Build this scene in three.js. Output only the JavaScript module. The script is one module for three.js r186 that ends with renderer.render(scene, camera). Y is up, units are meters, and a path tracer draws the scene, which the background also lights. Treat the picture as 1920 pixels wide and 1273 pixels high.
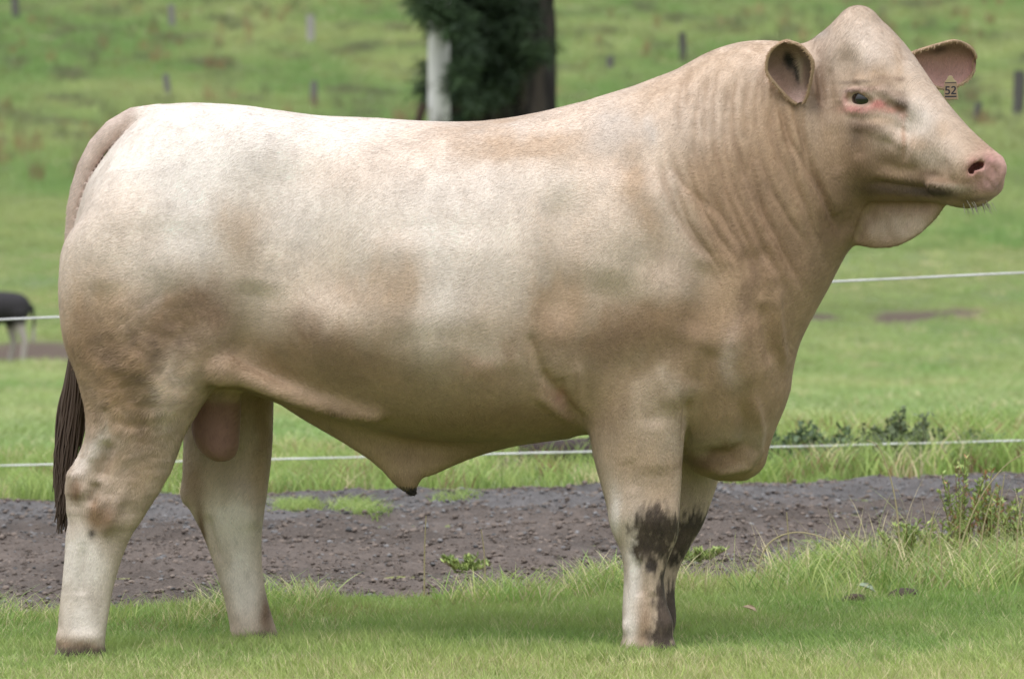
import * as THREE from 'three';
import { mergeGeometries } from 'three/addons/utils/BufferGeometryUtils.js';

// ---------- camera, sky, sun, exposure ----------
const scene = new THREE.Scene();
const EYE_Y = 1.3, EYE_Z = 12, FOCAL = 8520, PITCH = Math.atan((636.5 - 299) / FOCAL);
const camera = new THREE.PerspectiveCamera(2 * Math.atan(636.5 / FOCAL) * 180 / Math.PI, 1920 / 1273, 0.1, 6000);
camera.position.set(0, EYE_Y, EYE_Z);
camera.rotation.x = -PITCH;
camera.focus = 11.75;
camera.userData.fStop = 6.5;
const SUN = new THREE.Vector3(-0.2, 0.9, 0.36).normalize();
{
  const w = 256, h = 128, d = new Float32Array(w * h * 4);
  for (let j = 0; j < h; j++) for (let i = 0; i < w; i++) {
    const up = ((j + 0.5) / h - 0.5) * Math.PI, az = ((i + 0.5) / w - 0.5) * 2 * Math.PI;
    const dir = new THREE.Vector3(Math.cos(az) * Math.cos(up), Math.sin(up), Math.sin(az) * Math.cos(up));
    const s = Math.max(0, Math.sin(up)), c = dir.dot(SUN);
    let L = 0.36 + 0.72 * Math.pow(s, 0.9) + 0.5 * Math.exp((c - 1) * 4);
    L *= 1 + 0.05 * Math.sin(az * 3 + up * 7) * Math.sin(up * 9 - az * 2);
    if (up < 0) L = 0.25;
    const o = (j * w + i) * 4;
    d[o] = L * 0.97; d[o + 1] = L; d[o + 2] = L * 1.05; d[o + 3] = 1;
  }
  const t = new THREE.DataTexture(d, w, h, THREE.RGBAFormat, THREE.FloatType);
  t.mapping = THREE.EquirectangularReflectionMapping; t.magFilter = THREE.LinearFilter; t.needsUpdate = true;
  scene.background = t; scene.environment = t;
}
const sun = new THREE.DirectionalLight(new THREE.Color(1, 0.97, 0.925), 1.25);
sun.position.copy(SUN).multiplyScalar(40); sun.castShadow = true; sun.shadow.radius = 70;
sun.shadow.mapSize.set(2048, 2048);
Object.assign(sun.shadow.camera, { left: -14, right: 14, top: 14, bottom: -14, near: 1, far: 120 });
scene.add(sun, sun.target);
const renderer = new THREE.WebGLRenderer({ antialias: true });
renderer.toneMapping = THREE.LinearToneMapping;
renderer.toneMappingExposure = 1.3;
renderer.shadowMap.enabled = true;

// ---------- helpers ----------
const rng = (s) => () => { s = (s + 0x6d2b79f5) | 0; let t = Math.imul(s ^ (s >>> 15), 1 | s); t = (t + Math.imul(t ^ (t >>> 7), 61 | t)) ^ t; return ((t ^ (t >>> 14)) >>> 0) / 4294967296; };
const clamp = (x, a = 0, b = 1) => Math.min(b, Math.max(a, x)), lerp = (a, b, t) => a + (b - a) * t;
const sstep = (a, b, x) => { const t = clamp((x - a) / (b - a)); return t * t * (3 - 2 * t); };
const hash = (x, y, z) => { let n = Math.imul(x, 374761393) + Math.imul(y, 668265263) + Math.imul(z, 2147483647 ^ 0x5bd1e995); n = Math.imul(n ^ (n >>> 13), 1274126177); return ((n ^ (n >>> 16)) >>> 0) / 4294967296; };
function noise(x, y, z = 0) {
  const i = Math.floor(x), j = Math.floor(y), k = Math.floor(z); let u = x - i, v = y - j, w = z - k;
  u = u * u * (3 - 2 * u); v = v * v * (3 - 2 * v); w = w * w * (3 - 2 * w);
  return lerp(lerp(lerp(hash(i, j, k), hash(i + 1, j, k), u), lerp(hash(i, j + 1, k), hash(i + 1, j + 1, k), u), v),
    lerp(lerp(hash(i, j, k + 1), hash(i + 1, j, k + 1), u), lerp(hash(i, j + 1, k + 1), hash(i + 1, j + 1, k + 1), u), v), w) * 2 - 1;
}
const fbm = (x, y, z = 0, n = 4) => { let s = 0, a = 0.5; for (let i = 0; i < n; i++) { s += a * noise(x, y, z); x = x * 2.03 + 7.1; y = y * 2.03 + 3.7; z = z * 2.03 + 1.3; a *= 0.5; } return s; };
// pixel of the survey photograph -> metres on the plane at a given z (used to take measurements)
const CP = Math.cos(PITCH), SP = Math.sin(PITCH);
const ray = (px, py) => { const X = (px - 960) / FOCAL, Y = -(py - 636.5) / FOCAL; return [X, Y * CP - SP, -Y * SP - CP]; };
const W = (px, py, z = 0) => { const r = ray(px, py), t = (z - EYE_Z) / r[2]; return [t * r[0], EYE_Y + t * r[1]]; };
const S = 1 / 710;
const PX = (x) => 960 + x * 710, PY = (y) => 1222 - y * 710;
const usedNames = new Map();
const numbered = (n) => { const k = usedNames.get(n) ?? 0; usedNames.set(n, k + 1); return k ? n + '_' + String(k).padStart(3, '0') : n; };
function tag(o, label, category, group, kind) { o.userData.label = label; if (category) o.userData.category = category; if (group) o.userData.group = group; if (kind) o.userData.kind = kind; return o; }
function mesh(name, geo, mat, parent = scene) {
  const m = new THREE.Mesh(geo, mat); m.name = parent === scene ? numbered(name) : name; m.castShadow = m.receiveShadow = true; parent.add(m); return m;
}
function base(name, x, y, z, turn = 0) { const g = new THREE.Group(); g.name = numbered(name); g.position.set(x, y, z); g.rotation.y = turn; scene.add(g); return g; }
const std = (r, g, b, rough = 0.9, extra = {}) => new THREE.MeshStandardMaterial({ color: new THREE.Color().setRGB(r, g, b), roughness: rough, ...extra });
function texture(w, h, f, srgb = false) {
  const d = new Uint8Array(w * h * 4);
  for (let y = 0; y < h; y++) for (let x = 0; x < w; x++) { const c = f(x / w, y / h), o = (y * w + x) * 4; d[o] = clamp(c[0]) * 255; d[o + 1] = clamp(c[1]) * 255; d[o + 2] = clamp(c[2]) * 255; d[o + 3] = 255; }
  const t = new THREE.DataTexture(d, w, h); t.wrapS = t.wrapT = THREE.RepeatWrapping; t.magFilter = THREE.LinearFilter; t.needsUpdate = true; if (srgb) t.colorSpace = THREE.SRGBColorSpace; return t;
}
// noise that tiles over the unit square with p cells
function tnoise(u, v, px, py, seed) {
  const x = u * px, y = v * py, i = Math.floor(x), j = Math.floor(y); let a = x - i, b = y - j; a = a * a * (3 - 2 * a); b = b * b * (3 - 2 * b);
  const H = (p, q) => hash(((p % px) + px) % px, ((q % py) + py) % py, seed);
  return lerp(lerp(H(i, j), H(i + 1, j), a), lerp(H(i, j + 1), H(i + 1, j + 1), a), b);
}
function tube(pts, r0, r1, rad = 6, seg = 0) {
  const c = new THREE.CatmullRomCurve3(pts.map((p) => new THREE.Vector3(...p))), n = seg || pts.length * 4, g = new THREE.TubeGeometry(c, n, 1, rad, false);
  const p = g.attributes.position, v = new THREE.Vector3();
  for (let i = 0; i <= n; i++) { const o = c.getPointAt(i / n), r = lerp(r0, r1, i / n); for (let j = 0; j <= rad; j++) { const k = i * (rad + 1) + j; v.fromBufferAttribute(p, k).sub(o).multiplyScalar(r).add(o); p.setXYZ(k, v.x, v.y, v.z); } }
  return g;
}

// ---------- terrain ----------
const PROFILE = [[-400, -4], [0, 0], [9, 0], [12, 0], [14, 0], [17.3, 0.05], [20, 0], [30, -0.36], [42, -0.78], [50, -0.94], [60, -0.8], [75, 0], [100, 1.3], [130, 3.5], [160, 6.9], [200, 12], [300, 25], [450, 36], [700, 42], [3000, 42]];
function profile(d) {
  let i = 0; while (i < PROFILE.length - 2 && d > PROFILE[i + 1][0]) i++;
  const P = (k) => PROFILE[clamp(k, 0, PROFILE.length - 1)], [x0, y0] = P(i), [x1, y1] = P(i + 1), m = (k) => { const a = P(k - 1), b = P(k + 1); return (b[1] - a[1]) / (b[0] - a[0]); };
  const t = clamp((d - x0) / (x1 - x0)), L = x1 - x0, t2 = t * t, t3 = t2 * t;
  return (2 * t3 - 3 * t2 + 1) * y0 + (t3 - 2 * t2 + t) * L * m(i) + (-2 * t3 + 3 * t2) * y1 + (t3 - t2) * L * m(i + 1);
}
function groundY(x, z) {
  const d = EYE_Z - z, near = 1 - sstep(20, 40, d), far = sstep(40, 120, d);
  return profile(d) + clamp(x, -8, 8) * 0.015 * near + far * 0.5 * fbm(x * 0.05, z * 0.05, 3, 3) + 0.012 * noise(x * 2.1, z * 2.1, 9) + near * 0.004 * noise(x * 9, z * 9, 4);
}
function onGround(px, py) { const r = ray(px, py); let t = 8, step = 0.05; for (; t < 400; t += step) { const x = r[0] * t, y = EYE_Y + r[1] * t, z = EYE_Z + r[2] * t; if (y < groundY(x, z)) return new THREE.Vector3(x, groundY(x, z), z); step = Math.max(0.03, t * 0.002); } return new THREE.Vector3(r[0] * t, EYE_Y + r[1] * t, EYE_Z + r[2] * t); }
const roadNear = (x) => 13.4 + 0.36 * clamp(x, -3, 3) + 0.12 * noise(x * 1.3, 2) + 0.05 * noise(x * 5, 7), roadFar = (x) => 17.15 + 0.16 * x + 0.1 * noise(x * 1.1, 5) + 0.05 * noise(x * 4, 8);
const spread = (list) => { const a = []; for (const [from, to, step] of list) for (let v = from; v < to - 1e-6; v += step) a.push(v); a.push(list[list.length - 1][1]); return a; };
// patches of bare earth in the paddock: pixel centre and half sizes in metres
const BARE = [[60, 664, 1.1, 0.9], [1700, 597, 0.5, 0.3], [1540, 598, 0.35, 0.25], [1810, 588, 0.35, 0.22], [940, 870, 0.5, 0.3]].map(([px, py, a, b]) => { const p = onGround(px, py); return [p.x, p.z, a, b * 4]; });
const bareAt = (x, z) => { let m = 0; for (const [cx, cz, a, b] of BARE) m = Math.max(m, Math.exp(-(((x - cx) / a) ** 2) - ((z - cz) / b) ** 2)); return sstep(0.25, 0.75, m + 0.5 * fbm(x * 1.7, z * 0.8, 5, 3)); };
function sheet(xs, zs, yf, cf, scale) {
  const nx = xs.length, nz = zs.length, pos = [], uv = [], col = [], idx = [];
  for (const z of zs) for (const x of xs) { const y = yf(x, z); pos.push(x, y, z); uv.push(x * scale, z * scale); col.push(...cf(x, z)); }
  for (let j = 0; j < nz - 1; j++) for (let i = 0; i < nx - 1; i++) { const a = j * nx + i, b = a + 1, c = a + nx, e = c + 1; idx.push(a, c, b, b, c, e); }
  const g = new THREE.BufferGeometry(); g.setAttribute('position', new THREE.Float32BufferAttribute(pos, 3)); g.setAttribute('uv', new THREE.Float32BufferAttribute(uv, 2)); g.setAttribute('color', new THREE.Float32BufferAttribute(col, 3)); g.setIndex(idx); g.computeVertexNormals(); return g;
}
const soilTex = texture(512, 512, (u, v) => { const n = 0.5 * tnoise(u, v, 24, 24, 1) + 0.3 * tnoise(u, v, 90, 90, 2) + 0.3 * tnoise(u, v, 220, 220, 3); const s = 0.55 + 0.55 * n; return [s, s, s]; });
function groundColor(x, z) {
  const d = EYE_Z - z, n = fbm(x * 0.6, z * 0.35, 2, 4), m = fbm(x * 0.12 + 4, z * 0.07, 8, 3);
  let c = [0.11, 0.15, 0.045];
  if (d > 13.5) c = [lerp(0.15, 0.24, clamp(0.5 + n)), lerp(0.21, 0.25, clamp(0.5 + n)), 0.075];
  const hill = sstep(75, 110, d); c = c.map((v, i) => lerp(v, [0.2, 0.225, 0.085][i] * (1 + 0.5 * n + 0.5 * m), hill));
  const b = d > 18 ? bareAt(x, z) : 0; c = c.map((v, i) => lerp(v, [0.11, 0.075, 0.055][i], b));
  return c;
}
tag(mesh('ground', sheet(spread([[-900, -60, 60], [-60, -16, 4], [-16, -5, 0.5], [-5, 5, 0.08], [5, 16, 0.5], [16, 60, 4], [60, 900, 60]]), spread([[-1500, -200, 50], [-200, -60, 4], [-60, -8, 0.6], [-8, 4, 0.09], [4, 16, 1], [16, 116, 20], [116, 416, 100]]), groundY, groundColor, 0.8),
  new THREE.MeshStandardMaterial({ vertexColors: true, map: soilTex, roughness: 1 })), 'green grassy paddock ground rising into a hillside', null, null, 'structure');
function roadY(x, d) { const t = clamp((d - roadNear(x) + 0.05) / (roadFar(x) - roadNear(x) + 0.1)), e = clamp(Math.min(t, 1 - t) * 12), rut = Math.exp(-(((t - 0.7) / 0.1) ** 2)) + Math.exp(-(((t - 0.27) / 0.12) ** 2)); return groundY(x, EYE_Z - d) + 0.024 * e + 0.03 * noise(x * 3, d * 6, 1) * e - 0.012 * rut * e + 0.016 * noise(x * 17, d * 17, 5) * e + 0.006; }
{ // gravel road
  const zs = []; for (let k = 0; k <= 64; k++) zs.push(k / 64);
  const xs = spread([[-40, -4, 1.2], [-4, 4, 0.06], [4, 40, 1.2]]), nx = xs.length, pos = [], uv = [], col = [], idx = [];
  for (const t of zs) for (const x of xs) {
    const d = lerp(roadNear(x) - 0.05, roadFar(x) + 0.05, t), z = EYE_Z - d;
    pos.push(x, roadY(x, d), z); uv.push(x * 1.1, d * 1.1);
    const n = fbm(x * 1.2, d * 3, 4, 4), grey = clamp(sstep(0.62, 0.8, t + 0.16 * n)), s = 1 + 0.5 * n;
    col.push(lerp(0.135, 0.125, grey) * s, lerp(0.107, 0.116, grey) * s, lerp(0.092, 0.116, grey) * s);
  }
  for (let j = 0; j < zs.length - 1; j++) for (let i = 0; i < nx - 1; i++) { const a = j * nx + i, b = a + 1, c = a + nx, e = c + 1; idx.push(a, b, c, b, e, c); }
  const g = new THREE.BufferGeometry(); g.setAttribute('position', new THREE.Float32BufferAttribute(pos, 3)); g.setAttribute('uv', new THREE.Float32BufferAttribute(uv, 2)); g.setAttribute('color', new THREE.Float32BufferAttribute(col, 3)); g.setIndex(idx); g.computeVertexNormals();
  tag(mesh('road', g, new THREE.MeshStandardMaterial({ vertexColors: true, map: soilTex, bumpMap: soilTex, bumpScale: 0.035, roughness: 0.95 })), 'dark brown and grey gravel track running behind the bull', null, null, 'structure');
}
// ---------- the bull: one field, meshed once ----------
class Loft { // a body whose sections are spans A-B in the profile plane, each with a half width across it
  constructor(secs, k, z0, o = {}) {
    this.k = k; this.z0 = z0; const conv = o.local || ((px, py) => W(px, py, z0)), P = secs.map((s) => { const a = conv(s[0], s[1]), b = conv(s[2], s[3]); return [a[0], a[1], b[0], b[1], s[4], s[5] ?? 0, s[6] ?? (o.vm ?? 0), s[7] ?? (o.n ?? 2)]; });
    const M = (P.length - 1) * 6 + 1; this.M = M; this.s = [];
    for (let i = 0; i < M; i++) {
      const t = i / 6, j = Math.min(Math.floor(t), P.length - 2), f = t - j, g = (k2) => P[clamp(k2, 0, P.length - 1)], q = [];
      for (let c = 0; c < 8; c++) { const a = g(j - 1)[c], b = g(j)[c], d = g(j + 1)[c], e = g(j + 2)[c], m0 = (d - a) / 2 * (j === 0 ? 2 : 1) * 0.9, m1 = (e - b) / 2 * 0.9, f2 = f * f, f3 = f2 * f; q.push((2 * f3 - 3 * f2 + 1) * b + (f3 - 2 * f2 + f) * m0 * 0.9 + (-2 * f3 + 3 * f2) * d + (f3 - f2) * m1); }
      const hx = (q[0] - q[2]) / 2, hy = (q[1] - q[3]) / 2;
      this.s.push({ cx: (q[0] + q[2]) / 2, cy: (q[1] + q[3]) / 2, hx, hy, w: q[4], zc: q[5], vm: q[6], n: q[7] });
    }
    const S0 = this.s; let bb = [9, 9, 9, -9, -9, -9];
    for (let i = 0; i < M; i++) {
      const a = S0[i], h = Math.hypot(a.hx, a.hy) || 1e-6, p = S0[Math.max(0, i - 1)], e = S0[Math.min(M - 1, i + 1)];
      let nx = -a.hy / h, ny = a.hx / h; if (nx * (e.cx - p.cx) + ny * (e.cy - p.cy) < 0) { nx = -nx; ny = -ny; } a.nx = nx; a.ny = ny;
      for (const sg of [-1, 1]) { const X = a.cx + sg * a.hx, Y = a.cy + sg * a.hy; bb = [Math.min(bb[0], X), Math.min(bb[1], Y), Math.min(bb[2], a.zc - a.w), Math.max(bb[3], X), Math.max(bb[4], Y), Math.max(bb[5], a.zc + a.w)]; }
    }
    this.bb = bb; if (!o.local) { bb[2] += z0; bb[5] += z0; }
    if (o.turn) this.turn = o.turn;
  }
  dist(x, y, z) {
    if (this.turn) { const T = this.turn, dx = x - T.x, dz = z - T.z; x = dx * T.c + dz * T.s; z = -dx * T.s + dz * T.c; } else z -= this.z0;
    const S0 = this.s; let lo = 0, hi = this.M - 1, ex = 0, f = 0, a = S0[0];
    let s = (x - a.cx) * a.nx + (y - a.cy) * a.ny;
    if (s <= 0) { ex = -s; hi = 0; } else {
      a = S0[hi]; s = (x - a.cx) * a.nx + (y - a.cy) * a.ny;
      if (s >= 0) { ex = s; lo = hi; } else {
        while (hi - lo > 1) { const m = (lo + hi) >> 1, b = S0[m]; if ((x - b.cx) * b.nx + (y - b.cy) * b.ny >= 0) lo = m; else hi = m; }
        const p = S0[lo], q = S0[hi], sp = (x - p.cx) * p.nx + (y - p.cy) * p.ny, sq = (x - q.cx) * q.nx + (y - q.cy) * q.ny; f = sp / (sp - sq || 1e-9);
      }
    }
    const p = S0[lo], q = S0[hi], cx = lerp(p.cx, q.cx, f), cy = lerp(p.cy, q.cy, f), hx = lerp(p.hx, q.hx, f), hy = lerp(p.hy, q.hy, f), w = lerp(p.w, q.w, f), zc = lerp(p.zc, q.zc, f), vm = lerp(p.vm, q.vm, f), n = lerp(p.n, q.n, f);
    const h = Math.hypot(hx, hy) || 1e-6, v = ((x - cx) * hx + (y - cy) * hy) / (h * h), hh = v > vm ? h * (1 - vm) : h * (1 + vm), qv = Math.abs(v - vm) * h / hh, r = Math.abs(z - zc) / w;
    const k = n > 1.99 && n < 2.01 ? Math.sqrt(qv * qv + r * r) : Math.pow(Math.pow(qv, n) + Math.pow(r, n), 1 / n);
    if (k < 1e-3) return -Math.min(hh, w);
    const gq = Math.pow(qv / k, n - 1) / hh, gr = Math.pow(r / k, n - 1) / w; let d = (k - 1) / Math.hypot(gq, gr);
    if (ex > 0) d = d > 0 ? Math.hypot(d, ex) : ex;
    return d;
  }
}
class Chain { // tapered capsules through points [x, y, z, r]
  constructor(pts, k) { this.p = pts; this.k = k; this.bb = [9, 9, 9, -9, -9, -9]; for (const q of pts) for (let c = 0; c < 3; c++) { this.bb[c] = Math.min(this.bb[c], q[c] - q[3]); this.bb[c + 3] = Math.max(this.bb[c + 3], q[c] + q[3]); } }
  dist(x, y, z) {
    let best = 9;
    for (let i = 0; i < this.p.length - 1; i++) { const a = this.p[i], b = this.p[i + 1], dx = b[0] - a[0], dy = b[1] - a[1], dz = b[2] - a[2], L = dx * dx + dy * dy + dz * dz, t = clamp(((x - a[0]) * dx + (y - a[1]) * dy + (z - a[2]) * dz) / L); best = Math.min(best, Math.hypot(x - a[0] - dx * t, y - a[1] - dy * t, z - a[2] - dz * t) - lerp(a[3], b[3], t)); }
    return best;
  }
}
class Ball { // an ellipsoid turned about z
  constructor(c, r, k, rot = 0) { this.c = c; this.r = r; this.k = k; this.co = Math.cos(rot); this.si = Math.sin(rot); const m = Math.max(r[0], r[1]); this.bb = [c[0] - m, c[1] - m, c[2] - r[2], c[0] + m, c[1] + m, c[2] + r[2]]; }
  dist(x, y, z) { x -= this.c[0]; y -= this.c[1]; z -= this.c[2]; const X = x * this.co + y * this.si, Y = -x * this.si + y * this.co, [a, b, c] = this.r, k = Math.sqrt((X / a) ** 2 + (Y / b) ** 2 + (z / c) ** 2); if (k < 1e-3) return -Math.min(a, b, c); const g = Math.sqrt((X / a / a) ** 2 + (Y / b / b) ** 2 + (z / c / c) ** 2) / k; return (k - 1) / g; }
}
const at3 = (px, py, z, r) => [...W(px, py, z), z, r];
const YAW = 38 * Math.PI / 180, HC = Math.cos(YAW), HS = Math.sin(YAW);
const HEAD = { x: W(1640, 220, 0.07)[0], z: 0.07, c: HC, s: HS };
const hl = (u, py) => [u * S * 0.925, W(1700, py, 0.12)[1]];
const headAt = (u, py, zz) => { const [a, y] = hl(u, py); return [HEAD.x + a * HC - zz * HS, y, HEAD.z + a * HS + zz * HC]; };
const legs = (rows, k, z0, n = 2.2) => new Loft(rows.map(([y, l, r, w, zc = 0]) => [r, y, l, y, w, zc]), k, z0, { n });
const prims = [
  new Loft([[136, 440, 136, 540, 0.05], [148, 392, 148, 590, 0.12], [168, 335, 168, 640, 0.185], [206, 280, 206, 690, 0.245], [246, 236, 246, 704, 0.275], [290, 204, 290, 715, 0.288], [350, 193, 350, 722, 0.3], [450, 197, 450, 730, 0.315], [520, 206, 520, 742, 0.325], [600, 216, 600, 775, 0.35], [700, 221, 700, 806, 0.385], [800, 227, 800, 824, 0.4], [900, 227, 900, 830, 0.4], [1000, 213, 1000, 822, 0.385], [1100, 189, 1100, 815, 0.36], [1180, 167, 1180, 815, 0.345], [1260, 148, 1260, 810, 0.32], [1340, 180, 1340, 780, 0.27], [1400, 260, 1400, 720, 0.2]], 0.06, 0, { n: 2.35, vm: -0.05 }),
  new Loft([[1130, 200, 1200, 800, 0.3], [1240, 150, 1390, 770, 0.3], [1290, 118, 1465, 700, 0.275], [1340, 93, 1500, 625, 0.25], [1400, 76, 1528, 565, 0.225], [1460, 76, 1562, 505, 0.2], [1510, 88, 1600, 455, 0.175], [1545, 100, 1632, 410, 0.14], [1580, 140, 1640, 370, 0.09], [1600, 190, 1640, 330, 0.04]], 0.05, 0, { n: 2.1, vm: -0.1 }),
  legs([[440, 1180, 1580, 0.2], [520, 1150, 1558, 0.26], [590, 1130, 1520, 0.27], [640, 1130, 1494, 0.265], [690, 1150, 1487, 0.25], [730, 1180, 1483, 0.235], [770, 1210, 1470, 0.21], [810, 1240, 1453, 0.17], [840, 1268, 1443, 0.13], [868, 1286, 1436, 0.095], [888, 1308, 1422, 0.065], [901, 1345, 1400, 0.03]], 0.05, 0, 2),
  // thigh and near hind leg
  legs([[330, 210, 400, 0.06], [400, 160, 470, 0.115], [440, 128, 480, 0.126], [480, 113, 490, 0.135], [560, 109, 480, 0.14], [640, 118, 450, 0.135], [700, 141, 420, 0.12], [740, 153, 392, 0.105], [780, 160, 366, 0.09], [820, 158, 344, 0.078], [860, 142, 329, 0.068], [890, 127, 317, 0.062], [920, 122, 300, 0.058], [950, 122, 281, 0.054], [980, 126, 262, 0.05], [1010, 122, 243, 0.046], [1050, 119, 227, 0.044], [1100, 114, 212, 0.043], [1150, 109, 203, 0.045], [1190, 106, 197, 0.05], [1215, 103, 196, 0.052], [1246, 96, 204, 0.056]], 0.04, 0.175),
  // far hind leg
  legs([[400, 170, 470, 0.115], [480, 150, 490, 0.13], [560, 160, 500, 0.13], [640, 220, 510, 0.12], [700, 300, 513, 0.1], [745, 340, 513, 0.085], [800, 343, 512, 0.075], [860, 342, 508, 0.068], [900, 341, 503, 0.062], [930, 342, 499, 0.058], [960, 357, 494, 0.054], [1000, 378, 490, 0.05], [1050, 397, 490, 0.045], [1090, 410, 494, 0.044], [1130, 421, 502, 0.045], [1170, 429, 514, 0.05], [1200, 433, 524, 0.052], [1232, 428, 534, 0.055]], 0.04, -0.19),
  // near fore leg
  legs([[430, 1090, 1300, 0.08, -0.02], [520, 1070, 1330, 0.12], [600, 1070, 1330, 0.13], [660, 1078, 1315, 0.125], [710, 1087, 1299, 0.115], [760, 1096, 1289, 0.1], [800, 1103, 1285, 0.088], [850, 1112, 1281, 0.075], [900, 1125, 1278, 0.066], [950, 1138, 1275, 0.061], [978, 1142, 1274, 0.06], [1005, 1150, 1272, 0.056], [1030, 1162, 1262, 0.05], [1060, 1169, 1250, 0.044], [1090, 1170, 1244, 0.042], [1130, 1168, 1250, 0.045], [1165, 1167, 1262, 0.052], [1192, 1168, 1262, 0.05], [1220, 1160, 1272, 0.056]], 0.045, 0.2),
  // far fore leg
  legs([[600, 1120, 1390, 0.12], [700, 1140, 1385, 0.11], [800, 1170, 1370, 0.09], [850, 1180, 1360, 0.078], [905, 1190, 1346, 0.066], [950, 1198, 1331, 0.061], [985, 1203, 1318, 0.058], [1030, 1206, 1291, 0.05], [1070, 1204, 1272, 0.043], [1110, 1200, 1265, 0.043], [1160, 1196, 1268, 0.05], [1190, 1192, 1264, 0.05], [1214, 1186, 1274, 0.055]], 0.04, -0.17),
  // sheath under the belly
  new Loft([[480, 640, 480, 735, 0.03], [520, 660, 520, 752, 0.06], [560, 680, 560, 780, 0.065], [620, 700, 620, 816, 0.06], [680, 720, 680, 852, 0.05], [715, 740, 715, 880, 0.05], [740, 760, 738, 906, 0.043], [760, 780, 758, 921, 0.037], [776, 785, 776, 920, 0.033], [792, 790, 792, 896, 0.034], [812, 790, 815, 888, 0.045], [855, 780, 860, 868, 0.06], [920, 770, 920, 845, 0.08], [980, 760, 980, 826, 0.09], [1060, 750, 1060, 811, 0.09]], 0.05, 0),
  // scrotum
  legs([[690, 370, 455, 0.05], [740, 364, 452, 0.055], [780, 358, 451, 0.06], [815, 360, 449, 0.06], [840, 371, 447, 0.055], [856, 386, 440, 0.042], [864, 402, 428, 0.022]], 0.012, 0.02, 2.2),
  // skin fold from the stifle to the belly
  new Chain([at3(418, 700, 0.25, 0.03), at3(450, 706, 0.245, 0.022), at3(520, 733, 0.235, 0.02), at3(590, 757, 0.235, 0.02), at3(650, 772, 0.24, 0.018), at3(700, 780, 0.25, 0.01)], 0.05),
  new Ball(at3(140, 903, 0.175).slice(0, 3), [0.022, 0.03, 0.022], 0.02), new Ball(at3(352, 925, -0.19).slice(0, 3), [0.02, 0.03, 0.022], 0.02),
  ...[[112, 1196, 0.2], [112, 1196, 0.15], [1176, 1176, 0.225], [1176, 1176, 0.175], [440, 1185, -0.165]].map(([a, b, c]) => new Ball(at3(a, b, c).slice(0, 3), [0.012, 0.018, 0.012], 0.012)),
  // tail head
  new Chain([at3(340, 216, 0, 0.028), at3(295, 216, 0, 0.03), at3(250, 222, 0, 0.03), at3(212, 243, 0, 0.029), at3(182, 274, 0, 0.027), at3(160, 312, 0, 0.024), at3(146, 352, 0, 0.021), at3(137, 392, 0, 0.018), at3(132, 440, 0, 0.015), at3(130, 520, 0, 0.012), at3(136, 640, 0, 0.011), at3(140, 700, 0, 0.012)], 0.007),
  // head
  new Loft([[-150, 80, -160, 350, 0.12], [-92, 46, -105, 372, 0.126], [-40, 15, -58, 376, 0.133], [5, 40, -12, 378, 0.143], [50, 82, 40, 378, 0.138], [98, 132, 98, 378, 0.116], [152, 186, 153, 380, 0.092], [205, 235, 205, 385, 0.084], [238, 262, 234, 387, 0.091], [260, 278, 254, 380, 0.09], [272, 288, 266, 368, 0.078], [279, 300, 274, 356, 0.045]], 0.035, 0, { local: hl, turn: HEAD, n: 2.5, vm: 0.1 }),
  // loose skin under the jaw
  new Loft([[-120, 320, -110, 500, 0.05], [-60, 330, -55, 462, 0.03], [0, 340, 4, 466, 0.018], [52, 345, 56, 462, 0.015], [100, 345, 106, 442, 0.013], [140, 345, 146, 412, 0.015], [165, 345, 168, 388, 0.012]], 0.014, 0, { local: hl, turn: HEAD }),
  // brow bones and muzzle pads, cheek
  ...[1, -1].flatMap((g) => [new Ball(headAt(44, 163, 0.11 * g), [0.055, 0.02, 0.03], 0.025, -0.5), new Chain([[...headAt(50, 232, 0.122 * g), 0.016], [...headAt(90, 250, 0.112 * g), 0.013], [...headAt(135, 278, 0.088 * g), 0.008]], 0.025), new Ball(headAt(262, 316, 0.058 * g), [0.026, 0.03, 0.028], 0.02), new Ball(headAt(236, 346, 0.058 * g), [0.045, 0.025, 0.024], 0.02, -0.1)]), new Ball(headAt(218, 373, 0), [0.045, 0.018, 0.055], 0.02),
  new Ball(headAt(-30, 285, 0.1), [0.07, 0.075, 0.046], 0.05), new Ball(headAt(-30, 285, -0.1), [0.06, 0.07, 0.04], 0.05),
  new Ball(headAt(-38, 32, 0), [0.042, 0.03, 0.045], 0.03),
  new Ball(headAt(250, 330, 0.05), [0.03, 0.035, 0.026], 0.02), new Ball(headAt(250, 330, -0.05), [0.03, 0.035, 0.026], 0.02),
  new Ball(headAt(205, 350, 0.058), [0.06, 0.02, 0.026], 0.03, -0.15), new Ball(headAt(205, 350, -0.058), [0.06, 0.02, 0.026], 0.03, -0.15),
  new Chain([[...headAt(-5, 190, 0.13), 0.006], [...headAt(14, 169, 0.142), 0.012], [...headAt(44, 171, 0.137), 0.012], [...headAt(62, 192, 0.118), 0.006]], 0.012), new Chain([[...headAt(-5, 190, 0.13), 0.006], [...headAt(16, 207, 0.136), 0.01], [...headAt(46, 209, 0.13), 0.01], [...headAt(66, 200, 0.116), 0.006]], 0.012),
  new Chain([[...headAt(-85, 150, 0.1), 0.045], [...headAt(-95, 155, 0.15), 0.03]], 0.03), new Chain([[...headAt(-75, 120, -0.1), 0.045], [...headAt(-60, 122, -0.17), 0.026], [...headAt(-40, 120, -0.22), 0.02]], 0.03),
];
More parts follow.
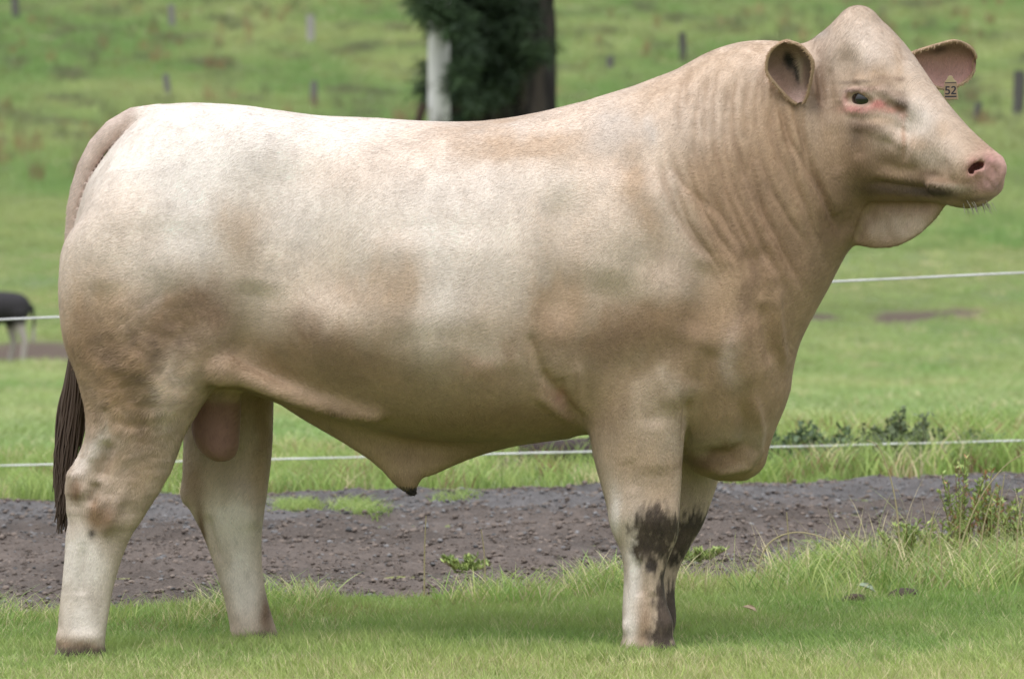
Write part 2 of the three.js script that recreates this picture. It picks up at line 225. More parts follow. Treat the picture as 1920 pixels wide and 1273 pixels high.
for (const p of prims) if (p.turn) { const T = p.turn, b = p.bb, o = [9, b[1], 9, -9, b[4], -9]; for (const u of [b[0], b[3]]) for (const v of [b[2], b[5]]) { const X = T.x + u * T.c - v * T.s, Z = T.z + u * T.s + v * T.c; o[0] = Math.min(o[0], X); o[2] = Math.min(o[2], Z); o[3] = Math.max(o[3], X); o[5] = Math.max(o[5], Z); } p.bb = o; }
const HB = (u, py, zz, r, rot, k) => new Ball(headAt(u, py, zz), r, k, rot);
const carve = [ // taken away with a soft edge
  ...[1, -1].flatMap((g) => [new Ball(headAt(-8, 128, 0.165 * g), [0.05, 0.05, 0.04], 0.05), new Ball(headAt(128, 222, 0.122 * g), [0.05, 0.026, 0.026], 0.04, -0.6), new Ball(headAt(112, 316, 0.138 * g), [0.06, 0.028, 0.032], 0.05, -0.3), new Ball(headAt(185, 312, 0.108 * g), [0.03, 0.03, 0.02], 0.04)]),
  HB(266, 311, 0.05, [0.022, 0.011, 0.05], 0.25, 0.006), HB(255, 319, 0.058, [0.012, 0.013, 0.045], 0, 0.006),
  ...[[178, 0.175], [500, -0.19], [1262, 0.2], [1262, -0.17]].map(([q, z]) => new Chain([at3(q - 30, 1250, z, 0.006), at3(q + 20, 1238, z, 0.007), at3(q + 40, 1215, z, 0.007)], 0.006)),
  new Chain([[...headAt(130, 353, 0.106), 0.004], [...headAt(185, 367, 0.098), 0.007], [...headAt(240, 372, 0.1), 0.007], [...headAt(264, 366, 0.08), 0.007], [...headAt(284, 362, 0), 0.006]], 0.006),
  new Chain([[...headAt(12, 187, 0.148), 0.015], [...headAt(31, 185, 0.15), 0.018], [...headAt(56, 192, 0.136), 0.011]], 0.006), new Chain([[...headAt(20, 186, -0.148), 0.016], [...headAt(46, 190, -0.14), 0.013]], 0.012),
];
const smin = (a, b, k) => { const h = Math.max(k - Math.abs(a - b), 0) / k; return Math.min(a, b) - h * h * k * 0.25; };
function field(list, cut, x, y, z) { let d = 9; for (const p of list) d = smin(d, p.dist(x, y, z), p.k); for (const p of cut) d = -smin(-d, p.dist(x, y, z), p.k); return d; }
function meshField(prims, carve, X, Y, Z) {
  const nx = X.length, ny = Y.length, nz = Z.length, F = new Float32Array(nx * ny * nz).fill(1), B = 8, at = (i, j, k) => (k * ny + j) * nx + i;
  for (let k0 = 0; k0 < nz; k0 += B) for (let j0 = 0; j0 < ny; j0 += B) for (let i0 = 0; i0 < nx; i0 += B) {
    const i1 = Math.min(nx - 1, i0 + B - 1), j1 = Math.min(ny - 1, j0 + B - 1), k1 = Math.min(nz - 1, k0 + B - 1), lo = [X[i0], Y[j0], Z[k0]], hi = [X[i1], Y[j1], Z[k1]];
    const near = (m) => (p) => [0, 1, 2].every((c) => p.bb[c] - m < hi[c] && p.bb[c + 3] + m > lo[c]);
    const list = prims.filter(near(0.07)); if (!list.length) continue;
    const cut = carve.filter(near(0.03)), c = [0, 1, 2].map((a) => (lo[a] + hi[a]) / 2), R = Math.hypot(hi[0] - lo[0], hi[1] - lo[1], hi[2] - lo[2]) / 2 * 1.5 + 0.02, dc = field(list, cut, ...c);
    const far = Math.abs(dc) > R;
    for (let k = k0; k <= k1; k++) for (let j = j0; j <= j1; j++) for (let i = i0; i <= i1; i++) F[at(i, j, k)] = far ? dc : field(list, cut, X[i], Y[j], Z[k]);
  }
  const id = new Int32Array(nx * ny * nz).fill(-1), pos = [], idx = [];
  for (let k = 0; k < nz - 1; k++) for (let j = 0; j < ny - 1; j++) for (let i = 0; i < nx - 1; i++) {
    let m = 0, n = 0, sx = 0, sy = 0, sz = 0; const f = [];
    for (let c = 0; c < 8; c++) { const v = F[at(i + (c & 1), j + ((c >> 1) & 1), k + (c >> 2))]; f.push(v); if (v < 0) m |= 1 << c; }
    if (m === 0 || m === 255) continue;
    for (let c = 0; c < 8; c++) for (const b of [1, 2, 4]) if (!(c & b)) { const e = c | b; if ((f[c] < 0) !== (f[e] < 0)) { const t = f[c] / (f[c] - f[e]); sx += (c & 1) + (b === 1 ? t : 0); sy += ((c >> 1) & 1) + (b === 2 ? t : 0); sz += (c >> 2) + (b === 4 ? t : 0); n++; } }
    sx /= n; sy /= n; sz /= n; id[at(i, j, k)] = pos.length / 3; pos.push(lerp(X[i], X[i + 1], sx), lerp(Y[j], Y[j + 1], sy), lerp(Z[k], Z[k + 1], sz));
  }
  const quad = (a, b, c, d, flip) => flip ? idx.push(a, c, b, a, d, c) : idx.push(a, b, c, a, c, d);
  for (let k = 1; k < nz - 1; k++) for (let j = 1; j < ny - 1; j++) for (let i = 1; i < nx - 1; i++) {
    const s = F[at(i, j, k)] < 0;
    if (s !== F[at(i + 1, j, k)] < 0) quad(id[at(i, j - 1, k - 1)], id[at(i, j, k - 1)], id[at(i, j, k)], id[at(i, j - 1, k)], !s);
    if (s !== F[at(i, j + 1, k)] < 0) quad(id[at(i - 1, j, k - 1)], id[at(i - 1, j, k)], id[at(i, j, k)], id[at(i, j, k - 1)], !s);
    if (s !== F[at(i, j, k + 1)] < 0) quad(id[at(i - 1, j - 1, k)], id[at(i, j - 1, k)], id[at(i, j, k)], id[at(i - 1, j, k)], !s);
  }
  const g = new THREE.BufferGeometry(); g.setAttribute('position', new THREE.Float32BufferAttribute(pos, 3)); g.setIndex(idx); return g;
}
const bullGeo = meshField(prims, carve, spread([[-1.24, 0.34, 0.0075], [0.34, 0.7, 0.0055], [0.7, 1.34, 0.0046]]), spread([[-0.06, 1.02, 0.0075], [1.02, 1.74, 0.005]]), spread([[-0.45, 0.45, 0.0065]]));
bullGeo.computeVertexNormals();
// muscle, folds and hollows as strokes in the side view: x1, y1, x2, y2, radius (photo pixels), height (mm)
const STROKES = [
  [1200, 300, 1130, 560, 75, 18], [1060, 330, 1045, 640, 40, -17], [1240, 560, 1270, 700, 60, 12], [1276, 736, 1262, 746, 22, 9], [1340, 480, 1300, 640, 34, -10], [1170, 430, 1190, 440, 60, 8], [1190, 700, 1250, 660, 40, -8],
  [460, 265, 500, 270, 60, 16], [560, 340, 600, 520, 70, -18], [250, 420, 260, 560, 100, 16], [486, 520, 470, 600, 440, 690, 40, -11], [395, 640, 405, 680, 46, 14], [310, 560, 340, 620, 40, -10], [640, 620, 860, 640, 80, 12], [230, 640, 330, 800, 40, 9], [380, 300, 330, 420, 60, -8], [200, 520, 190, 690, 34, -8],
  [760, 420, 780, 640, 60, 7], [880, 420, 880, 640, 50, 6], [1005, 680, 1050, 745, 1098, 802, 11, -17], [1000, 735, 1080, 800, 9, 9], [1050, 705, 1064, 765, 8, -9], [1082, 670, 1086, 730, 1094, 795, 10, 8], [990, 620, 1020, 700, 10, -8], [880, 690, 990, 670, 20, 5],
  [1455, 530, 1457, 590, 1464, 645, 1478, 700, 10, 12], [1432, 560, 1437, 620, 1447, 690, 12, -12], [1404, 715, 1418, 765, 1429, 810, 1427, 850, 1408, 880, 1360, 891, 1310, 880, 10, 12], [1388, 740, 1402, 795, 1402, 840, 1372, 860, 1300, 856, 14, -15], [1380, 640, 1400, 690, 40, 16], [1398, 450, 1408, 520, 1418, 620, 15, -13], [1440, 430, 1452, 480, 1458, 540, 16, 7], [1425, 455, 1428, 520, 1432, 570, 9, -9], [1290, 740, 1292, 860, 9, -14], [1340, 650, 1300, 730, 24, -8],
  [1615, 342, 1770, 362, 11, -14], [1660, 280, 1690, 230, 16, -7], [1590, 240, 1610, 300, 28, 8], [1646, 232, 1676, 262, 20, 4], [1560, 230, 1572, 330, 14, -5], [1535, 110, 1546, 205, 9, -12], [1522, 110, 1530, 190, 8, 8], [1556, 120, 1560, 200, 7, -6], [1580, 420, 1620, 400, 30, -8], [1655, 190, 1695, 216, 8, -7], [1640, 163, 1700, 205, 9, 8], [1700, 290, 1780, 300, 40, 5], [1700, 235, 1690, 290, 10, -5], [1640, 385, 1760, 385, 9, -8], [1588, 214, 1615, 226, 1652, 220, 8, -5], [1604, 236, 1612, 300, 10, -5], [1704, 212, 1702, 255, 1690, 310, 8, -6], [1735, 322, 1755, 334, 1790, 340, 8, -5], [1640, 300, 1680, 316, 1730, 318, 12, -5], [1600, 405, 1622, 458, 8, -4], [1628, 400, 1642, 462, 7, 3], [1660, 398, 1668, 455, 8, -4], [1705, 398, 1692, 440, 8, -3], [1570, 400, 1600, 440, 12, -5], [1560, 60, 1580, 110, 22, -6], [1660, 110, 1720, 190, 26, -5],
  [140, 900, 150, 918, 17, 8], [190, 950, 212, 975, 25, 9], [168, 950, 182, 900, 11, -14], [185, 905, 205, 820, 15, -16], [160, 880, 170, 800, 10, 6], [240, 900, 190, 1010, 12, 6], [155, 1010, 150, 1160, 10, -5], [120, 1195, 195, 1195, 12, 6], [430, 900, 450, 960, 40, 8], [385, 960, 410, 1060, 9, -9], [460, 900, 470, 1000, 14, 6], [425, 850, 420, 940, 16, -8], [1170, 965, 1250, 965, 34, 8], [1195, 1040, 1205, 1130, 9, -8], [1215, 1050, 1225, 1150, 9, 6], [1180, 860, 1190, 930, 14, -5], [1230, 780, 1230, 900, 30, 6],
].map((s) => { const z = s[1] > 880 ? (s[0] > 340 && s[0] < 560 ? -0.15 : 0.22) : s[0] > 1500 ? 0.16 : s[0] > 1370 ? 0.22 : 0.34, n = s.length - 2, pts = []; for (let i = 0; i < n; i += 2) { const a = W(s[i], s[i + 1], z); pts.push([PX(a[0]), PY(a[1])]); } return { pts, r: s[n], h: s[n + 1] * (s[n] >= 30 ? 1.6 : s[1] > 880 ? 1.5 : 1) }; });
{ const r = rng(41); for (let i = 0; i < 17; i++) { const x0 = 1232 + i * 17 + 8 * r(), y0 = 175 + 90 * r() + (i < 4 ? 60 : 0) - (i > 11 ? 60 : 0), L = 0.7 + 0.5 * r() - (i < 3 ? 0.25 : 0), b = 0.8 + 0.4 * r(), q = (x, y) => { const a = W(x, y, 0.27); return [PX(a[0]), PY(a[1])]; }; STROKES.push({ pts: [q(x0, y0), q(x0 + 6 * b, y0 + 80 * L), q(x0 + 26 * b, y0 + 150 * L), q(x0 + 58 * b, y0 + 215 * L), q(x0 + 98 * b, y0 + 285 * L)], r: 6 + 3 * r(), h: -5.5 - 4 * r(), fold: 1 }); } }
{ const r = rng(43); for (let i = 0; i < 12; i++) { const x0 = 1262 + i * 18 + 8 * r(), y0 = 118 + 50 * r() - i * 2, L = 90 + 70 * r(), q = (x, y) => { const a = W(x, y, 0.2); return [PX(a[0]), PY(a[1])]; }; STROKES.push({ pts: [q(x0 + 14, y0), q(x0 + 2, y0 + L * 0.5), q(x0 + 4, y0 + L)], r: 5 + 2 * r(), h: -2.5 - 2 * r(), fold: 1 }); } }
for (const s of STROKES) { s.len = [0]; for (let i = 1; i < s.pts.length; i++) s.len.push(s.len[i - 1] + Math.hypot(s.pts[i][0] - s.pts[i - 1][0], s.pts[i][1] - s.pts[i - 1][1])); s.L = s.len[s.len.length - 1]; s.bb = [0, 1].flatMap((c) => [Math.min(...s.pts.map((p) => p[c])) - 2.4 * s.r, Math.max(...s.pts.map((p) => p[c])) + 2.4 * s.r]); }
const strokeD = (px, py, s) => { if (px < s.bb[0] || px > s.bb[1] || py < s.bb[2] || py > s.bb[3]) return 0; let best = 1e9, al = 0; for (let i = 0; i < s.pts.length - 1; i++) { const a = s.pts[i], b = s.pts[i + 1], dx = b[0] - a[0], dy = b[1] - a[1], t = clamp(((px - a[0]) * dx + (py - a[1]) * dy) / (dx * dx + dy * dy || 1)), e = Math.hypot(px - a[0] - dx * t, py - a[1] - dy * t); if (e < best) { best = e; al = (s.len[i] + t * (s.len[i + 1] - s.len[i])) / (s.L || 1); } } const q = best / s.r; return q > 2.4 ? 0 : Math.exp(-q * q) * (s.L > 3 * s.r ? 0.12 + 0.88 * sstep(0, 0.25, al) * sstep(1, 0.75, al) : 1); };
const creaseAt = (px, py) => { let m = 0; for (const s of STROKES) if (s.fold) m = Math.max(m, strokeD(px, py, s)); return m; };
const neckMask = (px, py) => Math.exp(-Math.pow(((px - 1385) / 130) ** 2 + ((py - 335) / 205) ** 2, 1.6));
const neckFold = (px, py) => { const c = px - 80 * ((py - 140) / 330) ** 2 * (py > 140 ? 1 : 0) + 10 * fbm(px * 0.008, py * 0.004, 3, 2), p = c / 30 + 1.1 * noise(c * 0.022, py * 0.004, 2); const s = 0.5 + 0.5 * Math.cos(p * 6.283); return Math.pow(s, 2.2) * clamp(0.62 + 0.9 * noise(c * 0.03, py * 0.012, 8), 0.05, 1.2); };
{
  const P = bullGeo.attributes.position, N = bullGeo.attributes.normal;
  for (let i = 0; i < P.count; i++) {
    const x = P.getX(i), y = P.getY(i), z = P.getZ(i), px = PX(x), py = PY(y), nz = Math.abs(N.getZ(i)); let h = 0;
    if (z > -0.1 || px < 1500) for (const s of STROKES) h += s.h * strokeD(px, py, s); h *= sstep(0.1, 0.7, nz);
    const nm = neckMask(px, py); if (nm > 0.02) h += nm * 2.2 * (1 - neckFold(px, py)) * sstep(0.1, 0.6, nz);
    h += 3 * fbm(x * 6, y * 6, z * 6, 2) + 0.35 * noise(x * 40, y * 40, z * 40);
    const curl = Math.exp(-(((px - 260) / 75) ** 2) - ((py - 770) / 75) ** 2) + 0.5 * Math.exp(-(((px - 300) / 100) ** 2) - ((py - 620) / 90) ** 2) + Math.exp(-(((px - 560) / 90) ** 2) - ((py - 735 - (px - 560) * 0.35) / 16) ** 2); h += curl * (4.5 * noise(x * 34 + 3 * noise(x * 9, y * 9), y * 42, z * 34) + 2 * noise(x * 75, y * 60, z * 75));
    if (py > 850 && px < 330) h += 3 * noise(x * 14, y * 60, z * 10) * Math.exp(-(((py - 900) / 80) ** 2));
    if (px > 1780 && py > 285 && py < 375) h += 0.8 * noise(x * 95, y * 95, z * 95); h *= 0.001 * (py > 1100 ? 0.5 : 1);
    P.setXYZ(i, x + N.getX(i) * h, y + N.getY(i) * h, z + N.getZ(i) * h);
  }
  bullGeo.computeVertexNormals();
}
// coat: soft patches of hair colour, staining, mud, painted shade and a highlight, in the side view: x, y, rx, ry, colour, strength
const WHITE = [0.82, 0.75, 0.69], CREAM = [0.69, 0.56, 0.455], TAN = [0.46, 0.315, 0.2], DUN = [0.31, 0.198, 0.12], BROWN = [0.2, 0.125, 0.08], MUD = [0.028, 0.022, 0.018], PINK = [0.6, 0.34, 0.28], GREYISH = [0.5, 0.46, 0.43];
const COAT = [
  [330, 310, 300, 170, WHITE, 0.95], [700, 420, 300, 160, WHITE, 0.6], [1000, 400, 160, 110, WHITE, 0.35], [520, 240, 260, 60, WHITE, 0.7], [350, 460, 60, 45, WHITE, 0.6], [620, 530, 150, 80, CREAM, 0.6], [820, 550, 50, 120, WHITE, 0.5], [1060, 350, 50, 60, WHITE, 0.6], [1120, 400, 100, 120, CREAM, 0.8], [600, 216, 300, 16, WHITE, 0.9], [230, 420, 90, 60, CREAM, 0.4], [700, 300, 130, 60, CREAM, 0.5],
  [330, 610, 120, 70, DUN, 0.85], [385, 592, 50, 44, BROWN, 0.5], [325, 690, 60, 40, BROWN, 0.45], [170, 600, 60, 90, TAN, 0.7], [160, 640, 40, 60, DUN, 0.6], [230, 700, 100, 60, DUN, 0.7], [460, 430, 50, 70, TAN, 0.55], [480, 480, 40, 60, DUN, 0.2],  [620, 660, 120, 50, DUN, 0.75], [590, 630, 36, 26, BROWN, 0.45], [700, 700, 160, 50, DUN, 0.5], [690, 540, 60, 30, TAN, 0.4], [900, 790, 220, 36, DUN, 0.7], [760, 520, 34, 60, TAN, 0.65], [735, 590, 40, 40, DUN, 0.3], [930, 640, 130, 50, CREAM, 0.7], [930, 690, 60, 26, PINK, 0.3], [1052, 730, 11, 24, PINK, 0.75], [985, 640, 18, 40, DUN, 0.6], [1045, 580, 34, 90, TAN, 0.8], [1130, 610, 80, 50, DUN, 0.6], [1245, 640, 60, 60, DUN, 0.55], [1160, 540, 60, 40, CREAM, 0.6], [860, 730, 90, 30, TAN, 0.4], [820, 850, 120, 36, DUN, 0.8], [600, 790, 70, 26, DUN, 0.6], [640, 780, 30, 12, BROWN, 0.6],  // dun patches along the belly underside paint its shade into the coat
  [1000, 265, 130, 34, TAN, 0.7], [850, 270, 80, 20, TAN, 0.4], [1170, 230, 60, 50, GREYISH, 0.5], [1185, 330, 30, 70, TAN, 0.75], [1215, 410, 26, 46, TAN, 0.75], [1240, 230, 18, 40, GREYISH, 0.8], [1420, 380, 90, 120, DUN, 0.4], [1440, 450, 60, 80, DUN, 0.65], [1350, 420, 60, 70, DUN, 0.35], [1470, 330, 50, 120, DUN, 0.45], [1380, 760, 70, 90, DUN, 0.45], [1480, 620, 30, 90, DUN, 0.35], [1300, 540, 60, 40, CREAM, 0.4], [1540, 330, 60, 80, TAN, 0.65], [1540, 490, 50, 60, DUN, 0.7], [1412, 530, 16, 80, BROWN, 0.55], [1500, 470, 40, 50, DUN, 0.6], [1440, 600, 12, 60, DUN, 0.6], [1330, 190, 80, 70, CREAM, 0.7], [1440, 120, 70, 40, CREAM, 0.6], [1392, 655, 24, 56, [0.72, 0.56, 0.48], 0.75], [1350, 770, 50, 60, TAN, 0.6], [1330, 590, 60, 60, DUN, 0.5], [1340, 872, 80, 20, DUN, 0.9], [1320, 868, 40, 12, BROWN, 0.6], [1250, 350, 30, 120, CREAM, 0.7], [1280, 450, 40, 60, CREAM, 0.5], [1440, 740, 20, 80, TAN, 0.6],  // chest and brisket hollows are painted dark, with one pale painted highlight
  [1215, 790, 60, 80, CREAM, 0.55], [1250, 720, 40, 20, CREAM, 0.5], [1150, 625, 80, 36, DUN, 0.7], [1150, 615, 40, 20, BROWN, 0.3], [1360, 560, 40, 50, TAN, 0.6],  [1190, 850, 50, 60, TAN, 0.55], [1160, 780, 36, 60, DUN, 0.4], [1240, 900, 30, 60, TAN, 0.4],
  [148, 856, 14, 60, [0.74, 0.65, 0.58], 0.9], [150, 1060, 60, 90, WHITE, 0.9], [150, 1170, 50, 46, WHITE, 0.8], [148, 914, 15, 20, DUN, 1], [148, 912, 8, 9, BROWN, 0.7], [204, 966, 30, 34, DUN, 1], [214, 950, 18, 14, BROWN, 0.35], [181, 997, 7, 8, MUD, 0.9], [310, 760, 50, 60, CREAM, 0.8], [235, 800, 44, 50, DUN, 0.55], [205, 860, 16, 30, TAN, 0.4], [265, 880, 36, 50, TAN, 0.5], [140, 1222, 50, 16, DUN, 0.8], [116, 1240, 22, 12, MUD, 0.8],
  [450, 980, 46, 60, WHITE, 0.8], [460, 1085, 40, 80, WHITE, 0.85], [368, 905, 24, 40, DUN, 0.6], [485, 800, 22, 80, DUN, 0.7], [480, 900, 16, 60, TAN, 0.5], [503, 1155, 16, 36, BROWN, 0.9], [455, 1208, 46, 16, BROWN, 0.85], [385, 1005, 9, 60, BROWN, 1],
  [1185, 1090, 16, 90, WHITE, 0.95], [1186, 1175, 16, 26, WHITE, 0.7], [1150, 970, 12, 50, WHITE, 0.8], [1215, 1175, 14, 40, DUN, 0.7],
].map((b) => { const far = b[0] > 355 && b[0] < 540 && b[1] > 770, z = far ? -0.14 : b[1] > 780 && (b[0] < 340 || b[0] > 1100) ? 0.24 : b[0] > 1370 ? 0.24 : b[0] < 150 ? 0.18 : 0.34, q = W(b[0], b[1], z); return [PX(q[0]), PY(q[1]), ...b.slice(2), far ? -1 : b[1] > 960 && b[0] > 1100 ? 1 : 0]; });
const MUDS = [[1234, 990, 46, 40, 0.22], [1216, 1012, 30, 34, 0.22], [1240, 1030, 20, 30, 0.2], [1225, 1050, 14, 24, 0.2], [1300, 982, 34, 30, -0.13], [1278, 1015, 20, 34, -0.13], [1262, 1050, 14, 20, -0.13], [1246, 1100, 14, 40, 0.22], [1248, 1150, 20, 40, 0.22], [1240, 1192, 26, 16, 0.22], [1262, 1140, 14, 50, -0.13]].map((b) => { const q = W(b[0], b[1], b[4]); return [PX(q[0]), PY(q[1]), b[2], b[3], b[4]]; });
const HEADCOAT = [
  [1610, 100, 60, 60, WHITE, 0.4], [1548, 60, 14, 10, GREYISH, 0.5], [1700, 110, 40, 50, CREAM, 0.7], [1690, 110, 10, 50, TAN, 0.5], [1720, 225, 40, 40, WHITE, 0.6], [1590, 120, 24, 50, TAN, 0.4], [1640, 150, 46, 20, TAN, 0.8], [1660, 160, 20, 10, BROWN, 0.45], [1686, 196, 16, 14, [0.12, 0.08, 0.055], 0.9], [1672, 176, 26, 8, BROWN, 0.6], [1690, 150, 12, 4, BROWN, 0.6], [1655, 148, 16, 4, BROWN, 0.5], [1620, 238, 26, 18, BROWN, 0.95], [1606, 262, 12, 30, [0.08, 0.055, 0.04], 0.9], [1634, 262, 14, 16, DUN, 0.8], [1600, 300, 20, 16, DUN, 0.6], [1652, 262, 26, 36, CREAM, 0.6], [1640, 240, 20, 12, BROWN, 0.4], [1740, 285, 54, 34, CREAM, 0.9], [1665, 300, 46, 22, DUN, 0.5], [1700, 335, 30, 12, BROWN, 0.5], [1575, 190, 14, 30, DUN, 0.4], [1650, 225, 26, 8, TAN, 0.6], [1720, 270, 20, 14, TAN, 0.6], [1760, 240, 16, 20, TAN, 0.5], [1780, 350, 40, 8, [0.68, 0.55, 0.42], 0.9], [1735, 328, 20, 9, BROWN, 0.75], [1770, 338, 30, 5, DUN, 0.7], [1690, 356, 80, 16, BROWN, 0.9], [1640, 352, 60, 18, [0.09, 0.06, 0.042], 0.85], [1740, 362, 50, 10, [0.07, 0.05, 0.036], 0.95], [1690, 350, 30, 8, [0.2, 0.14, 0.09], 0.5], [1690, 380, 70, 9, DUN, 0.8], [1700, 430, 70, 26, [0.6, 0.48, 0.38], 0.8], [1560, 420, 40, 60, DUN, 0.8], [1590, 300, 50, 60, DUN, 0.75], [1555, 340, 50, 70, DUN, 0.5], [1640, 290, 40, 30, DUN, 0.4], [1640, 325, 60, 24, DUN, 0.7], [1560, 250, 30, 60, TAN, 0.7], [1548, 170, 16, 50, DUN, 0.7], [1690, 320, 30, 20, TAN, 0.6], [1600, 420, 36, 16, DUN, 0.5], [1640, 130, 30, 14, DUN, 0.35],  // brow, jaw groove and part of the ear fold: shade painted as colour
  [1614, 203, 27, 7, [0.62, 0.29, 0.25], 0.95], [1591, 187, 7, 12, [0.6, 0.32, 0.28], 0.7], [1616, 168, 26, 5, [0.64, 0.4, 0.34], 0.7], [1648, 196, 14, 8, [0.58, 0.22, 0.19], 0.95], [1606, 154, 30, 3, [0.14, 0.1, 0.07], 0.6], [1668, 204, 16, 6, [0.55, 0.27, 0.2], 0.85], [1690, 214, 9, 7, [0.5, 0.27, 0.2], 0.6], [1600, 170, 14, 3, MUD, 0.6], [1690, 260, 4, 36, [0.5, 0.3, 0.2], 0.6], [1500, 190, 14, 16, TAN, 0.5], [1538, 165, 14, 36, BROWN, 0.75], [1530, 195, 14, 16, [0.1, 0.07, 0.05], 0.5],  // brown patches at the ear root paint the shade of the fold
  [1848, 312, 30, 30, [0.62, 0.34, 0.3], 1], [1840, 345, 26, 14, [0.6, 0.34, 0.3], 0.9], [1872, 320, 14, 34, [0.64, 0.38, 0.33], 1], [1812, 312, 12, 16, [0.5, 0.23, 0.2], 0.9], [1862, 350, 16, 10, [0.33, 0.2, 0.17], 0.7], [1820, 372, 30, 5, BROWN, 0.9],
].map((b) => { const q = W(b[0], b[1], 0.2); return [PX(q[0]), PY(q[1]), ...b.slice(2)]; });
const gauss = (px, py, c, wob) => { const q = ((px - c[0]) / c[2]) ** 2 + ((py - c[1]) / c[3]) ** 2; return q > 7 ? 0 : clamp(1.2 * Math.exp(-q) * (1 + wob)); };
function coat(x, y, z, ny) {
  const px = PX(x), py = PY(y), f = fbm(x * 9, y * 9, z * 9, 4), f2 = fbm(x * 34 + 5, y * 17, z * 34, 3), f3 = noise(x * 120, y * 55, z * 120), hd = sstep(1478, 1525, px + 12 * f) * sstep(505, 470, py + 14 * f);
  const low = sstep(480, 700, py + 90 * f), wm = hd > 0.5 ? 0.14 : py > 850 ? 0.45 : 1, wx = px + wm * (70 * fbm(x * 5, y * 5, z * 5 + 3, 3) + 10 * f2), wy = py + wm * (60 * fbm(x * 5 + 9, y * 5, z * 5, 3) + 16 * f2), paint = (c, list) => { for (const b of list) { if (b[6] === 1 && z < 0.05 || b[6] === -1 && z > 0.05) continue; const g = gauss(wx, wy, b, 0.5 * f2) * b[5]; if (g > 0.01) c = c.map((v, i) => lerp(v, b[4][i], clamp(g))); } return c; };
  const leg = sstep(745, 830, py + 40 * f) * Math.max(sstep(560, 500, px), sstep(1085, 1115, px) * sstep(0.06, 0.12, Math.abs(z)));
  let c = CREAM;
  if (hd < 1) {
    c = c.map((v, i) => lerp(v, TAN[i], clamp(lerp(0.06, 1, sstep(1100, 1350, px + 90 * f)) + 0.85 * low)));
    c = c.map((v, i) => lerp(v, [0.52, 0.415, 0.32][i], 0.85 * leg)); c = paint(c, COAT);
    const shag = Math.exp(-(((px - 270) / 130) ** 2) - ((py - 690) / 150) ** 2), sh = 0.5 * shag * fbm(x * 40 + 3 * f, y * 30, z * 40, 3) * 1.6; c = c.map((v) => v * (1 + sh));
    const nm = neckMask(px, py); { const g = clamp(0.2 * nm * neckFold(px, py) + 0.5 * creaseAt(px, py)); if (g > 0.01) c = c.map((v, i) => lerp(v, DUN[i] * 0.9, g)); }  // darkens the coat along folds and creases: shade painted into the colour
    let m = 0; for (const b of MUDS) if (b[4] > 0 ? z > 0.02 : z < 0.02) m = Math.max(m, gauss(px, py, b, 0.8 * f2)); m = m < 0.03 ? 0 : sstep(0.04, 0.82, m + sstep(0.03, 0.3, m) * (0.45 * fbm(x * 90, y * 25, z * 90, 3) + 0.4 * noise(x * 210, y * 45, z * 210))); c = c.map((v, i) => lerp(v, [0.062, 0.044, 0.033][i] * (1 + 1.2 * f2), m));
    if (px > 350 && px < 462 && py > 720 && py < 880 && z > -0.08 && z < 0.09) { const k = sstep(742, 760, py) * sstep(350, 360, px) * sstep(462, 452, px); c = c.map((v, i) => lerp(v, [0.3, 0.165, 0.135][i], k)); }
    if (px > 735 && px < 800 && py > 870 && Math.abs(z) < 0.1) { const k = sstep(880, 905, py + 10 * f); c = c.map((v, i) => lerp(v, py > 912 ? MUD[i] : lerp(TAN[i], BROWN[i], 0.5), k * 0.8)); }
    if (px < 270 && py < 460 && py > 200 && Math.abs(z) < 0.034) { const k = sstep(270, 240, px); c = c.map((v, i) => lerp(v, [0.52, 0.39, 0.33][i], 0.7 * k)); }
  }
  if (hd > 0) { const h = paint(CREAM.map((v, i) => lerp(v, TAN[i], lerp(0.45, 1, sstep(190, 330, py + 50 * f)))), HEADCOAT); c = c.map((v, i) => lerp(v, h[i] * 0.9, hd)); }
  if (y < 0.05 && hd < 1) { const k = sstep(0.052, 0.022, y + 0.045 * f + 0.01 * f2 - 0.015 * x); c = c.map((v, i) => lerp(v, [0.075, 0.055, 0.042][i], k)); }
  const s = 1 + 0.13 * f + 0.16 * f2 + 0.07 * f3; return c.map((v, i) => clamp(v * s * [1.0, 0.985, 0.975][i], 0.01, 0.86));
}
